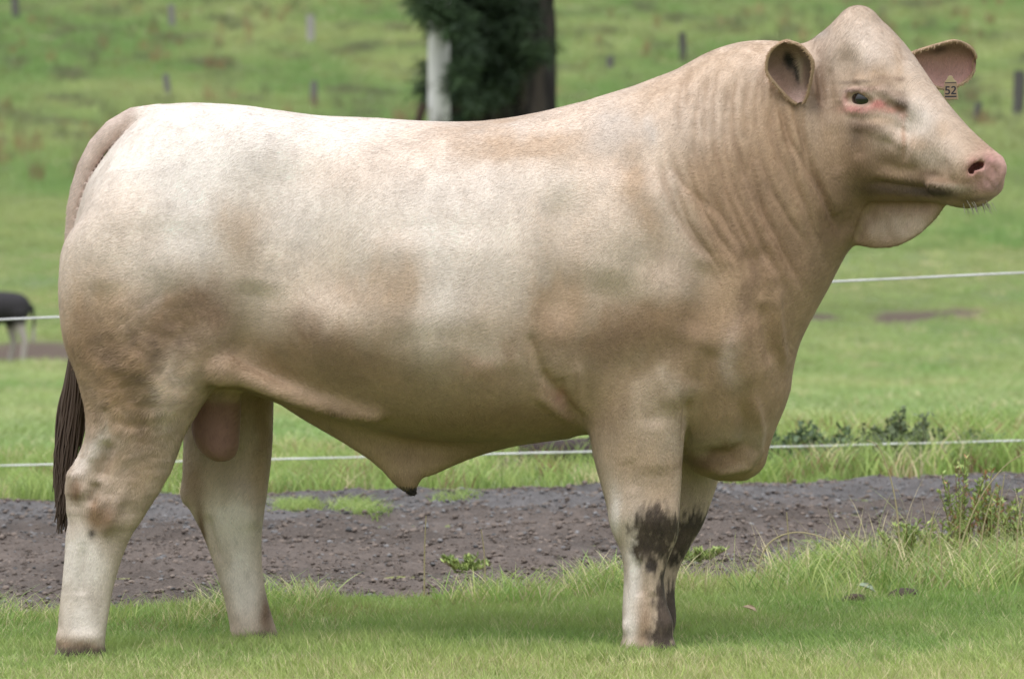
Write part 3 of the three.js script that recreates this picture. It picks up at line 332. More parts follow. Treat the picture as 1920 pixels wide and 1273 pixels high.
function ear(b, t, open, width, cup, notch, lo, inner) { // leaf shaped cup from base b to tip t
  const B = new THREE.Vector3(...b), A = new THREE.Vector3(...t).sub(B), L = A.length(); A.normalize(); const O = new THREE.Vector3(...open); O.addScaledVector(A, -O.dot(A)).normalize(); const Sd = new THREE.Vector3().crossVectors(A, O);
  const ns = 26, na = 22, out = [];
  const P = (s, a, off) => { const w = width * (lo + (1 - lo) * Math.pow(clamp(s / 0.6), 0.75)) * Math.sqrt(Math.max(0.0004, 1 - Math.pow(clamp((s - 0.45) / 0.55), 2.4))) * 0.5, am = 1.15 * cup, R = w / Math.sin(am), th = a * am, edge = 1 - Math.pow(Math.abs(a), 6); return B.clone().addScaledVector(A, L * s).addScaledVector(Sd, R * Math.sin(th)).addScaledVector(O, R * (Math.cos(am) - Math.cos(th)) * (1 + 0.4 * (1 - s)) - 0.02 * s * s + notch * (1 - s) - off * edge * (0.5 + 0.5 * Math.min(1, (1 - s) * 8))); };
  for (const side of [0, 1]) { const pos = [], col = [], uv = [], idx = []; for (let i = 0; i <= ns; i++) for (let j = 0; j <= na; j++) { const s = i / ns, a = j / na * 2 - 1, p = P(s, a, side ? 0.012 : 0); pos.push(p.x, p.y, p.z); uv.push(p.x + p.z, p.y); const c = side ? TAN : inner(s, a); col.push(...c); }
    for (let i = 0; i < ns; i++) for (let j = 0; j < na; j++) { const q = i * (na + 1) + j, r = q + na + 1; side ? idx.push(q, r, q + 1, q + 1, r, r + 1) : idx.push(q, q + 1, r, q + 1, r + 1, r); }
    const g = new THREE.BufferGeometry(); g.setAttribute('position', new THREE.Float32BufferAttribute(pos, 3)); g.setAttribute('uv', new THREE.Float32BufferAttribute(uv, 2)); g.setAttribute('color', new THREE.Float32BufferAttribute(col, 3)); g.setIndex(idx); g.computeVertexNormals(); out.push(g); }
  const rim = []; for (let i = 0; i <= 16; i++) rim.push(P(i / 16 * 0.985, -1, 0.004)); for (let i = 1; i < 8; i++) rim.push(P(0.985, -1 + i / 4, 0.004)); for (let i = 16; i >= 0; i--) rim.push(P(i / 16 * 0.985, 1, 0.004));
  const rg = tube(rim.map((q) => q.toArray()), 0.0042, 0.0042, 8, 90), n = rg.attributes.position.count, rc = new Float32Array(n * 3); for (let i = 0; i < n; i++) rc.set(TAN.map((v) => v * (1.15 + 0.2 * noise(rg.attributes.position.getX(i) * 30, rg.attributes.position.getY(i) * 30))), i * 3); rg.setAttribute('color', new THREE.BufferAttribute(rc, 3)); out.push(rg);
  return out;
}
const bull = base('bull', 0, 0, 0);
{
  const P = bullGeo.attributes.position, N = bullGeo.attributes.normal, col = new Float32Array(P.count * 3), uv = new Float32Array(P.count * 2);
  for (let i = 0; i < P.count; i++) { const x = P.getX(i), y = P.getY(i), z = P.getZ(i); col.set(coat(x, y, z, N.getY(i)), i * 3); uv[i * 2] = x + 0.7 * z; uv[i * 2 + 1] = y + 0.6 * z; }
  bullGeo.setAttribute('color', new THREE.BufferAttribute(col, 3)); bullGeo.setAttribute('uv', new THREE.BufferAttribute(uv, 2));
  const mixc = (a, b, t) => a.map((v, i) => lerp(v, b[i], t));
  const e1 = ear([...W(1500, 196, 0.2), 0.2], [...W(1468, 84, 0.25), 0.25], [-0.3, -0.12, 1], 0.13, 1.1, -0.01, 0.14, (s, a) => { const n = fbm(s * 9, a * 6, 1); let c = mixc([0.33, 0.21, 0.16], [0.19, 0.13, 0.095], sstep(0.1, 0.7, a + n * 0.5)); c = mixc(c, [0.02, 0.014, 0.012], sstep(0.25, 0.95, Math.max(Math.exp(-(((s - 0.62) / 0.22) ** 2) - ((a + 0.12) / 0.26) ** 2), Math.exp(-(((s - 0.4) / 0.22) ** 2) - ((a - 0.02) / 0.14) ** 2)))); c = mixc(c, [0.5, 0.4, 0.28], 0.8 * Math.exp(-(((s - 0.45) / 0.22) ** 2) - ((a - 0.2) / 0.09) ** 2)); return mixc(c, [0.55, 0.38, 0.33], sstep(0.3, 0.05, s)); });  // dark hollow of the near ear is shade painted into its colour
  const e2 = ear([...W(1705, 122, -0.12), -0.12], [...W(1836, 124, -0.17), -0.17], [0.1, -0.35, 0.92], 0.14, 1, 0, 0.42, (s, a) => mixc(mixc([0.6, 0.36, 0.31], [0.3, 0.2, 0.15], sstep(0.1, -0.6, a)), [0.05, 0.03, 0.025], 0.8 * Math.exp(-(((s - 0.5) / 0.14) ** 2) - ((a + 0.35) / 0.16) ** 2)));  // far ear: upper part and hollow shaded by painted colour
  const furTex = texture(1024, 1024, (u, v) => { const w = 0.03 * tnoise(u, v, 6, 6, 4), n = 0.45 * tnoise(u + w, v + w, 150, 60, 5) + 0.35 * tnoise(u + w, v + w, 300, 110, 6) + 0.3 * tnoise(u, v, 40, 24, 7); return [n, n, n]; });
  const furCol = texture(1024, 1024, (u, v) => { const w = 0.03 * tnoise(u, v, 6, 6, 4), n = 0.45 * tnoise(u + w, v + w, 150, 60, 5) + 0.35 * tnoise(u + w, v + w, 300, 110, 6) + 0.3 * tnoise(u, v, 40, 24, 7), s = 0.74 + 0.42 * n; return [s, s, s]; });
  for (const t of [furTex, furCol]) t.repeat.set(2.2, 2.2);
  const hide = new THREE.MeshPhysicalMaterial({ vertexColors: true, map: furCol, bumpMap: furTex, bumpScale: 0.0013, roughness: 0.8, sheen: 0.25, sheenRoughness: 0.6, sheenColor: new THREE.Color(1, 0.97, 0.92) });
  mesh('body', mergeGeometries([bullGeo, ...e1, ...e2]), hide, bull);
  { // hair: short strands over the hide, lying with the coat
    const all = bull.children[0].geometry, AP = all.attributes.position, AN = all.attributes.normal, AC = all.attributes.color, ix = all.index.array, cum = new Float64Array(ix.length / 3), r = rng(77), a = new THREE.Vector3(), b = new THREE.Vector3(), c = new THREE.Vector3(), n = new THREE.Vector3(), d = new THREE.Vector3(), e = new THREE.Vector3(), M4 = new THREE.Matrix4(), K = new THREE.Color(); let tot = 0;
    for (let i = 0; i < cum.length; i++) { a.fromBufferAttribute(AP, ix[i * 3]); b.fromBufferAttribute(AP, ix[i * 3 + 1]).sub(a); c.fromBufferAttribute(AP, ix[i * 3 + 2]).sub(a); tot += b.cross(c).length() / 2; cum[i] = tot; }
    const hg = new THREE.BufferGeometry(); hg.setAttribute('position', new THREE.Float32BufferAttribute([-0.5, 0, 0, 0.5, 0, 0, -0.38, 0.2, 0.5, 0.38, 0.2, 0.5, 0, 0.16, 1], 3)); hg.setIndex([0, 1, 2, 1, 3, 2, 2, 3, 4]); hg.computeVertexNormals();
    const nBody = bullGeo.attributes.position.count, N0 = 440000, hm = new THREE.InstancedMesh(hg, new THREE.MeshPhysicalMaterial({ color: 0xffffff, roughness: 0.55, sheen: 0.15, sheenRoughness: 0.5, side: THREE.DoubleSide }), N0); let k = 0;
    for (let i = 0; i < N0; i++) {
      const t = r() * tot; let lo = 0, hi = cum.length - 1; while (lo < hi) { const m = (lo + hi) >> 1; if (cum[m] < t) lo = m + 1; else hi = m; }
      let u = r(), v = r(); if (u + v > 1) { u = 1 - u; v = 1 - v; } const w = 1 - u - v, i0 = ix[lo * 3], i1 = ix[lo * 3 + 1], i2 = ix[lo * 3 + 2], mixA = (A, C) => A.getComponent(i0, C) * w + A.getComponent(i1, C) * u + A.getComponent(i2, C) * v;
      const x = mixA(AP, 0), y = mixA(AP, 1), z = mixA(AP, 2), px = PX(x), py = PY(y); n.set(mixA(AN, 0), mixA(AN, 1), mixA(AN, 2)).normalize();
      if (px > 1795 && py > 280 && py < 380 && z > -0.05 || (px > 350 && px < 455 && py > 745 && Math.abs(z) < 0.085)) continue;
      const q = headAt(31, 186, 0.115); if (Math.hypot(x - q[0], y - q[1], z - q[2]) < 0.034) continue;
      const head = px > 1520 && py < 430, shag = Math.exp(-(((px - 270) / 120) ** 2) - ((py - 720) / 130) ** 2), sw = fbm(x * 7, y * 7, z * 7 + 5, 3), curl = 0.5 * shag + (head && py < 150 ? 0.35 : 0.1);
      if (head) d.set(0.5 - 1.1 * HC * 0.6, -0.9, 0.1); else if (py > 760) d.set(-0.2, -1, 0); else d.set(-1, -0.55, 0);
      d.x += 1.1 * sw + curl * 2 * (r() - 0.5) + 0.35 * (r() - 0.5); d.y += 0.9 * fbm(x * 8 + 4, y * 8, z * 8, 2) + curl * 2 * (r() - 0.5) + 0.3 * (r() - 0.5); d.z += 0.3 * (r() - 0.5); d.addScaledVector(n, -d.dot(n)).normalize(); e.crossVectors(n, d).normalize();
      const fine = i0 >= nBody, L = (fine ? 0.004 + 0.007 * r() : head ? 0.008 + (py < 110 ? 0.006 : 0) : py > 950 ? 0.007 : px > 1120 ? 0.009 : 0.011) * (0.6 + 0.8 * r()) + 0.012 * shag * r(), W0 = 0.0011 + 0.0005 * r(), lift = L * (0.22 + 0.28 * r() + 0.7 * shag + (fine ? 0.4 : 0));
      M4.makeBasis(e.multiplyScalar(W0), n.multiplyScalar(lift), d.multiplyScalar(L)).setPosition(x, y, z); hm.setMatrixAt(k, M4); const s0 = 1.0 + 0.22 * r(); hm.setColorAt(k, K.setRGB(...[0, 1, 2].map((C) => clamp(mixA(AC, C) * s0, 0, 0.92)))); k++;
    }
    hm.count = k; hm.name = 'coat_hair'; hm.userData.kind = 'stuff'; hm.castShadow = hm.receiveShadow = true; bull.add(hm);
  }
  const eyeMat = new THREE.MeshPhysicalMaterial({ color: new THREE.Color().setRGB(0.012, 0.009, 0.008), roughness: 0.12, clearcoat: 1 });
  for (const sg of [1, -1]) { const e = mesh('eye', new THREE.SphereGeometry(0.0315, 32, 24), eyeMat, bull), p = headAt(31, 186, 0.112 * sg); e.position.set(...p); }
  // tail switch
  const r = rng(5), hairs = [];
  for (let i = 0; i < 260; i++) {
    const a = r() * 6.283, q = Math.sqrt(r()), z = -0.01 + 0.03 * q * Math.sin(a), o = 19 * q * Math.cos(a), len = 0.7 + 0.3 * r();
    const pts = [[139 + o * 0.4, 660], [140 + o, 730], [134 + o * 1.25, 800], [127 + o * 1.1, 860], [119 + o * 0.9, 930], [113 + o * 0.45 + 6 * (r() - 0.5), 1002]].map(([x, y], k) => { const yy = 660 + (y - 660) * len; return [...W(x + (2 + 2.2 * k) * (r() - 0.5), yy, z), z + 0.008 * (r() - 0.5)]; });
    hairs.push(tube(pts, 0.0042, 0.0012, 4, 14));
  }
  mesh('tail_switch', mergeGeometries(hairs), std(0.085, 0.055, 0.04, 0.8), bull);
  // whiskers and chin hair, tuft on the sheath
  const wh = []; for (let i = 0; i < 40; i++) { const b = headAt(215 + r() * 45, 374 + r() * 8, (r() - 0.5) * 0.13); wh.push(tube([b, [b[0] + 0.006, b[1] - 0.01, b[2]], [b[0] + 0.006 + 0.01 * r(), b[1] - 0.02 - 0.012 * r(), b[2]]], 0.0011, 0.0004, 3, 4)); }
  mesh('chin_hair', mergeGeometries(wh), std(0.5, 0.45, 0.4), bull);
  const tf = []; for (let i = 0; i < 40; i++) { const b = [...W(758 + r() * 20, 908 + r() * 8, 0), (r() - 0.5) * 0.03]; tf.push(tube([b, [b[0] + 0.004, b[1] - 0.016, b[2]], [...W(764 + r() * 16, 924 + r() * 7, 0), b[2] * 0.4]], 0.002, 0.0006, 3, 5)); }
  mesh('sheath_hair', mergeGeometries(tf), std(0.05, 0.04, 0.035), bull);
  // ear tag
  const cv = document.createElement('canvas'); cv.width = 128; cv.height = 160; const cx = cv.getContext('2d'); cx.fillStyle = '#a08a70'; cx.fillRect(0, 0, 128, 160); cx.fillStyle = '#2c2b33'; cx.fillRect(8, 4, 112, 8); cx.fillRect(6, 128, 116, 14); cx.font = 'bold 108px sans-serif'; cx.textAlign = 'center'; cx.fillText('52', 64, 116);
  const tt = new THREE.CanvasTexture(cv); tt.colorSpace = THREE.SRGBColorSpace;
  const sh = new THREE.Shape(); sh.moveTo(-0.017, -0.05); sh.lineTo(0.02, -0.05); sh.lineTo(0.016, -0.004); sh.lineTo(0.009, 0.002); sh.lineTo(0.004, 0.012); sh.lineTo(-0.004, 0.012); sh.lineTo(-0.009, 0.002); sh.lineTo(-0.014, -0.004); sh.closePath();
  const tg = new THREE.ExtrudeGeometry(sh, { depth: 0.002, bevelEnabled: true, bevelSize: 0.001, bevelThickness: 0.0008, bevelSegments: 2 });
  const tagG = new THREE.Group(); tagG.name = 'ear_tag'; tagG.position.set(...W(1783, 151, -0.1), -0.1); tagG.rotation.set(0.05, -0.1, 0.02); bull.add(tagG);
  mesh('tag_plate', tg, std(0.42, 0.35, 0.2, 0.7), tagG); const pf = mesh('tag_print', new THREE.PlaneGeometry(0.034, 0.046), new THREE.MeshStandardMaterial({ map: tt, roughness: 0.6 }), tagG); pf.position.set(0.0005, -0.0265, 0.0045);
  tag(bull, 'large cream coloured bull standing side on with dark muddy knees', 'bull');
}

// ---------- grass ----------
const UP = new THREE.Vector3(0, 1, 0);
function clump(n, h, rad, w, lean, seed, seg = 3) {
  const r = rng(seed), pos = [], nor = [], idx = [];
  for (let b = 0; b < n; b++) {
    const a = r() * 6.283, q = rad * Math.sqrt(r()), bx = q * Math.cos(a), bz = q * Math.sin(a), H = h * (0.45 + 0.55 * r()), f = r() * 6.283, dx = Math.cos(f), dz = Math.sin(f), ln = lean * H * (0.3 + r()), tw = r() * 6.283, sx = Math.cos(tw), sz = Math.sin(tw), w0 = w * (0.6 + 0.6 * r()), o = pos.length / 3;
    for (let s = 0; s <= seg; s++) { const t = s / seg, ww = s === seg ? 0 : w0 * (1 - t * 0.6) / 2, x = bx + dx * ln * t * t, z = bz + dz * ln * t * t, y = H * (t - 0.25 * lean * t * t); for (const e of s === seg ? [0] : [-1, 1]) { pos.push(x + sx * ww * e, y, z + sz * ww * e); nor.push(dx * 0.4, 0.8, dz * 0.4); } }
    for (let s = 0; s < seg - 1; s++) { const q0 = o + s * 2; idx.push(q0, q0 + 1, q0 + 2, q0 + 1, q0 + 3, q0 + 2); } const q0 = o + (seg - 1) * 2; idx.push(q0, q0 + 1, q0 + 2);
  }
  const g = new THREE.BufferGeometry(); g.setAttribute('position', new THREE.Float32BufferAttribute(pos, 3)); g.setIndex(idx); g.computeVertexNormals(); return g;
}
const leafMat = new THREE.MeshPhysicalMaterial({ color: 0xffffff, roughness: 0.9, side: THREE.DoubleSide, transmission: 0.42, thickness: 0 });
function scatter(name, label, geo, count, seed, place, mat = leafMat) { // place(r) -> [x, z, scale, r, g, b, yscale] or null
  const r = rng(seed), m = new THREE.InstancedMesh(geo, mat, count), o = new THREE.Object3D(), c = new THREE.Color(); let n = 0;
  for (let i = 0; i < count * 6 && n < count; i++) { const p = place(r); if (!p) continue; o.position.set(p[0], groundY(p[0], p[1]) - 0.004 + (p[7] ?? 0), p[1]); o.rotation.set(0.12 * (r() - 0.5), r() * 6.283, 0.12 * (r() - 0.5)); o.scale.set(p[2], p[2] * (p[6] ?? 1), p[2]); o.updateMatrix(); m.setMatrixAt(n, o.matrix); m.setColorAt(n, c.setRGB(p[3], p[4], p[5])); n++; }
  m.count = n; m.name = numbered(name); m.castShadow = m.receiveShadow = true; scene.add(m); return tag(m, label, 'grass', null, 'stuff');
}
const GREEN = [0.27, 0.42, 0.1], LIME = [0.47, 0.56, 0.18], STRAW = [0.75, 0.66, 0.4], OLIVE = [0.27, 0.28, 0.11], RUST = [0.34, 0.22, 0.11];
const shade = (c, r, v = 0.3) => { const s = 1 - v / 2 + v * r(); return [c[0] * s, c[1] * s, c[2] * s]; };
const mix3 = (a, b, t) => a.map((v, i) => lerp(v, b[i], t));
function lawn(r, wide) {
  const x = (r() * 2 - 1) * wide, d = 9.3 + r() * 5.2, z = EYE_Z - d; if (d > roadNear(x) + 0.08 * r()) return null;
  const n = fbm(x * 2.2, z * 2.2, 6, 3), front = sstep(11.9, 11.3, d + 0.25 * n), edge = sstep(0.9, 0.1, roadNear(x) - d);
  const hoof = Math.min(...[[-1.13, 0.175], [-0.66, -0.19], [0.36, 0.2], [0.38, -0.17]].map(([a, b]) => Math.hypot(x - a, z - b))); if (hoof < 0.035) return null;
  let c = mix3(GREEN, LIME, clamp(0.35 + 0.8 * n + 0.45 * front)); if (r() < 0.1 + 0.22 * front) c = mix3(c, STRAW, 0.75); if (edge > 0.3 && r() < 0.12) c = mix3(c, RUST, 0.6);
  const s = lerp(0.85, 0.8, front) + 0.3 * n + 0.3 * edge * (0.5 + noise(x * 3, 4)); return [x, z, 0.9 + 0.3 * r(), ...shade(c, r, 0.4), clamp(s, 0.5, 1.5) * (0.9 + 0.1 * sstep(0.08, 0.3, hoof))];
}
[[11, 0.075], [12, 0.062], [13, 0.055]].forEach(([seed, h], k) => scatter('lawn_grass', ['short green grass in the foreground around the hooves', 'pale tipped short grass mixed through the foreground turf', 'fine low blades filling the foreground turf'][k], clump(18, h, 0.05, 0.0036, 0.5, seed), 14000, seed, (r) => lawn(r, r() < 0.75 ? 1.9 : 5)));
scatter('road_edge_grass', 'taller ragged grass along the near edge of the gravel track', clump(14, 0.16, 0.06, 0.0042, 0.8, 21, 4), 1300, 22, (r) => { const x = (r() * 2 - 1) * 3, right = sstep(0.5, 1.15, x); const d = roadNear(x) - 0.02 - r() * r() * (0.5 + 0.6 * right); if (noise(x * 3, d * 2, 4) < -0.15 - 0.4 * right) return null; return [x, EYE_Z - d, 0.6 + 0.5 * r() + 0.25 * right, ...shade(r() < 0.18 ? STRAW : r() < 0.5 ? LIME : GREEN, r, 0.5)]; });
scatter('verge_grass', 'rough green grass along the far side of the gravel track', clump(16, 0.16, 0.07, 0.006, 0.7, 31), 6000, 32, (r) => { const x = (r() * 2 - 1) * 5, d = roadFar(x) - 0.12 + r() * 3, z = EYE_Z - d; if (noise(x * 2, d * 3, 3) < -0.5 || (Math.abs(x - 0.14) < 0.24 && d > 17.2 && r() < 0.75)) return null; const right = sstep(0.4, 1.4, x); return [x, z, 0.6 + 0.5 * r() + 0.8 * right * r(), ...shade(r() < 0.12 ? STRAW : r() < 0.08 ? RUST : mix3(GREEN, LIME, r() * 0.9), r, 0.5)]; });
scatter('road_weeds', 'small patches of grass growing on the gravel track', clump(14, 0.09, 0.06, 0.005, 0.9, 41), 340, 42, (r) => { const s = [[545, 968], [560, 972], [665, 968], [690, 978], [855, 952], [1540, 918]][Math.floor(r() * 6)], p = onGround(s[0] + 60 * (r() - 0.5), s[1] + 10 * (r() - 0.5)); return [p.x, p.z, 0.5 + 0.6 * r(), ...shade(mix3(GREEN, LIME, r()), r), 1, 0.01]; });
scatter('paddock_grass', 'grazed green grass over the paddock behind the fence', clump(18, 0.12, 0.16, 0.012, 0.9, 51), 42000, 52, (r) => { const d = 19.5 + 60 * Math.pow(r(), 1.2), x = (r() * 2 - 1) * (2.5 + d * 0.17), z = EYE_Z - d; if (bareAt(x, z) > 0.4) return null; const n = fbm(x * 0.7, z * 0.25, 4, 3), m = fbm(x * 2.5, z * 0.8, 9, 2); return [x, z, 0.7 + 0.5 * r() + 0.4 * n, ...shade(r() < 0.05 ? STRAW : mix3(mix3([0.28, 0.44, 0.13], [0.46, 0.54, 0.21], clamp(0.5 + 1.1 * n)), OLIVE, clamp(m * 0.8)), r, 0.3), 0.8]; });
scatter('hill_grass', 'longer tufted grass with seed heads over the hillside', clump(22, 0.34, 0.24, 0.02, 0.8, 61), 52000, 62, (r) => { const d = 72 + 125 * r(), x = (r() * 2 - 1) * (4 + d * 0.17), z = EYE_Z - d, n = fbm(x * 0.35, z * 0.14, 4, 3), m = fbm(x * 1.1 + 9, z * 0.4, 7, 3), k = sstep(75, 105, d); let c = mix3([0.25, 0.4, 0.12], [0.43, 0.5, 0.2], clamp(0.5 + 1.3 * n)); if (m > 0.18) c = mix3(c, [0.2, 0.22, 0.11], clamp((m - 0.18) * 4) * k); if (r() < 0.07) c = mix3(c, RUST, 0.5 * k); return [x, z, (0.6 + 0.6 * r()) * (0.6 + 0.5 * k) + 0.6 * Math.max(0, m) * k, ...shade(c, r, 0.35)]; });
scatter('hill_weeds', 'brown and olive seeding weeds standing up out of the hillside grass', clump(16, 0.75, 0.16, 0.03, 0.35, 63), 900, 64, (r) => { const d = 92 + 80 * r(), x = (r() * 2 - 1) * (4 + d * 0.15), z = EYE_Z - d; if (fbm(x * 0.2, z * 0.08, 12, 2) < 0.02) return null; return [x, z, 0.5 + 0.7 * r(), ...shade(r() < 0.4 ? RUST : [0.22, 0.25, 0.11], r, 0.5)]; });
// ---------- gravel ----------
{ const r0 = rng(71), st = new THREE.IcosahedronGeometry(1, 1), p = st.attributes.position; for (let i = 0; i < p.count; i++) { const q = 1 + 0.35 * noise(p.getX(i) * 1.7, p.getY(i) * 1.7, p.getZ(i) * 1.7); p.setXYZ(i, p.getX(i) * q, p.getY(i) * q * 0.65, p.getZ(i) * q); } st.computeVertexNormals();
  const m = scatter('gravel', 'loose stones and clods on the gravel track', st, 80000, 72, (r) => { const x = (r() * 2 - 1) * 3.4, t = r(), d = lerp(roadNear(x), roadFar(x), t), z = EYE_Z - d, g = t > 0.6 && t < 0.85, s = (0.0025 + 0.0095 * Math.pow(r(), 6)); const c = (g ? r() < 0.55 : r() < 0.12) ? [0.155, 0.15, 0.152] : [0.15, 0.12, 0.102]; return [x, z, s, ...shade(c, r, 1), 1, roadY(x, d) - groundY(x, z) + 0.004]; }, std(1, 1, 1, 0.95)); m.userData.category = 'gravel'; }
// ---------- leaves: shrubs, weeds, trees ----------
function leafQuads(list, seed) { // list of [x, y, z, length, width, dir(3)] -> merged bent leaf blades with individual tone
  const pos = [], idx = [], col = [], r = rng(seed), a = new THREE.Vector3(), s = new THREE.Vector3(), t = new THREE.Vector3();
  for (const [x, y, z, L, w, dx, dy, dz, c] of list) { a.set(dx, dy, dz).normalize(); s.set(r() - 0.5, r() - 0.5, r() - 0.5).cross(a).normalize(); t.crossVectors(a, s).multiplyScalar(0.12 * L); const o = pos.length / 3, k = 0.7 + 0.6 * r();
    pos.push(x, y, z, x + a.x * L * 0.5 + s.x * w / 2, y + a.y * L * 0.5 + s.y * w / 2, z + a.z * L * 0.5 + s.z * w / 2, x + a.x * L * 0.5 - s.x * w / 2, y + a.y * L * 0.5 - s.y * w / 2, z + a.z * L * 0.5 - s.z * w / 2, x + a.x * L + t.x, y + a.y * L + t.y, z + a.z * L + t.z); for (let q = 0; q < 4; q++) col.push(c[0] * k, c[1] * k, c[2] * k); idx.push(o, o + 1, o + 2, o + 1, o + 3, o + 2); }
  const g = new THREE.BufferGeometry(); g.setAttribute('position', new THREE.Float32BufferAttribute(pos, 3)); g.setAttribute('color', new THREE.Float32BufferAttribute(col, 3)); g.setIndex(idx); g.computeVertexNormals(); return g;
}
const foliage = new THREE.MeshPhysicalMaterial({ vertexColors: true, roughness: 0.7, side: THREE.DoubleSide });
const stemMat = std(0.16, 0.14, 0.06), barkMat = std(0.05, 0.042, 0.038, 0.95);
function shrub(px, py, w, h, seed, c, label) {
  const p = onGround(px, py), g = base('shrub', p.x, p.y, p.z), r = rng(seed), leaves = [], st = [];
  for (let i = 0; i < 26; i++) { const a = r() * 6.283, q = Math.sqrt(r()), e = [w * q * Math.cos(a), h * (0.45 + 0.6 * r()) * (1 - 0.45 * q), w * 0.7 * q * Math.sin(a)]; st.push(tube([[e[0] * 0.15, 0, e[2] * 0.15], [e[0] * 0.6, e[1] * 0.6, e[2] * 0.6], e], 0.005, 0.0015, 4, 6));
    for (let k = 0; k < 90; k++) { const t = 0.3 + 0.75 * r(); leaves.push([e[0] * t + 0.05 * (r() - 0.5), e[1] * t + 0.05 * (r() - 0.5), e[2] * t + 0.05 * (r() - 0.5), 0.018 + 0.02 * r(), 0.01 + 0.008 * r(), r() - 0.5, r() - 0.3, r() - 0.5, c]); } }
  mesh('stem', mergeGeometries(st), stemMat, g); mesh('foliage', leafQuads(leaves, seed), foliage, g); return tag(g, label, 'shrub', 'low shrubs along the far verge of the track');
}
shrub(1530, 888, 0.2, 0.2, 81, [0.1, 0.15, 0.075], 'dark green low shrub beside the brisket at the far track edge');
shrub(1700, 884, 0.18, 0.25, 82, [0.15, 0.19, 0.1], 'grey green taller shrub on the far verge below the muzzle');
shrub(1850, 880, 0.2, 0.15, 83, [0.14, 0.2, 0.08], 'small green shrub on the far verge at the right frame edge');
shrub(1620, 866, 0.16, 0.15, 84, [0.18, 0.23, 0.1], 'light green small shrub just behind the lower fence wire');
function weed(px, py, h, seed, label, red) {
  const p = onGround(px, py), g = base('weed', p.x, p.y, p.z), r = rng(seed), lv = [], st = [];
  for (let i = 0; i < 14; i++) { const lx = 0.15 * (r() - 0.5), lz = 0.08 * (r() - 0.5), H = h * (0.55 + 0.45 * r()), q = (t) => [lx * (0.25 + t * t), H * t, lz * (0.25 + t * t)]; st.push(tube([q(0), q(0.5), q(1)], 0.0022, 0.001, 4, 6)); for (let k = 0; k < 60; k++) { const t = 0.1 + 0.9 * r(), b = q(t); lv.push([...b, 0.014 + 0.018 * r() * (1.1 - t * 0.5), 0.005 + 0.003 * r(), r() - 0.5, 0.25 + 0.3 * r(), r() - 0.5, r() < red ? [0.4, 0.2, 0.11] : mix3([0.18, 0.27, 0.08], LIME, r())]); } }
  mesh('stem', mergeGeometries(st), std(0.2, 0.15, 0.06), g); mesh('foliage', leafQuads(lv, seed + 1), foliage, g); return tag(g, label, 'weed');
}
weed(1800, 1085, 0.38, 91, 'tall leafy weed with reddish leaf tips, nearest the centre of the right clump', 0.12);
weed(1855, 1078, 0.34, 92, 'bushy green weed growing at the right frame edge by the track', 0.2);
weed(1765, 1085, 0.2, 93, 'low leafy weed left of the tall reddish weed', 0.05);
weed(1900, 1060, 0.26, 94, 'green weed cut by the right edge of the frame', 0.1);
weed(1700, 1100, 0.2, 95, 'short dark leafy weed at the foot of the curved dry stalk', 0);
weed(1310, 1070, 0.07, 96, 'small light green weed just right of the muddy forelegs', 0);
weed(870, 1085, 0.07, 97, 'little bright green weed at the track edge below the belly', 0);
function stalk(pts, z, label) { const q = pts.map(([px, py]) => W(px, py, z)), b = q[0], y0 = groundY(b[0], z), g = mesh('dry_grass_stalk', tube(q.map(([x, y], i) => [x - b[0], Math.max(y - b[1], 0) + (i ? b[1] - y0 : 0), 0.02 * i]), 0.003, 0.0014, 5, 24), std(0.5, 0.42, 0.25)); g.position.set(b[0], y0, z); return tag(g, label, 'grass stalk', 'dry grass stalks in front of the track'); }
stalk([[1690, 1020], [1682, 960], [1664, 880], [1642, 832], [1622, 822]], -1.6, 'tall dry stalk with hooked tip crossing the lower wire');
stalk([[1786, 1075], [1806, 1010], [1838, 930], [1885, 868], [1920, 845]], -1.5, 'pale dry stalk arching up to the right frame edge');
stalk([[1800, 1030], [1800, 980], [1802, 940]], -1.55, 'straight pale stalk standing among the reddish weeds');
stalk([[1626, 1072], [1610, 1030], [1590, 1005], [1572, 990]], -1.5, 'short dry stalk leaning left beside the dark tussock');
stalk([[1412, 1060], [1440, 1020], [1490, 996], [1560, 1012], [1580, 1026]], -1.6, 'thin drooping green stalk forming a low arch');
stalk([[602, 1150], [590, 1105], [574, 1080]], -1, 'single dry stalk in the grass right of the far hind leg');
stalk([[1905, 1030], [1912, 960], [1930, 890]], -1.5, 'thin stalk leaning out of the right frame edge');
{ const r = rng(301); for (const [px, py, dx, dy, label] of [[1740, 1075, 10, -120, 'thin upright pale stalk above the dark tussock'], [1768, 1068, -16, -90, 'thin stalk leaning left just before the reddish weeds'], [1835, 1062, 30, -150, 'tall thin stalk leaning right between the weeds'], [1868, 1058, 14, -170, 'tallest upright thin stalk near the right frame edge'], [1655, 1072, 22, -70, 'short thin stalk leaning right under the hooked stalk'], [1480, 1068, -6, -110, 'lone upright thin stalk at the track edge right of the forelegs'], [795, 1085, 4, -120, 'thin upright stalk before the track below the sheath'], [910, 1080, -8, -90, 'thin stalk at the track edge below the middle of the belly']]) stalk([[px, py], [px + dx * 0.3, py + dy * 0.5], [px + dx, py + dy]], -1.3 - 0.2 * r(), label); }
scatter('tall_grass', 'tall thin seeding grass stems in the right foreground', clump(7, 0.36, 0.07, 0.0028, 0.55, 25, 6), 90, 26, (r) => { const x = 0.45 + 1.4 * Math.pow(r(), 0.7), d = roadNear(x) - 0.02 - 0.5 * r(); return [x, EYE_Z - d, 0.5 + 0.6 * r() * sstep(0.4, 1.2, x), ...shade(r() < 0.55 ? STRAW : LIME, r, 0.4)]; });
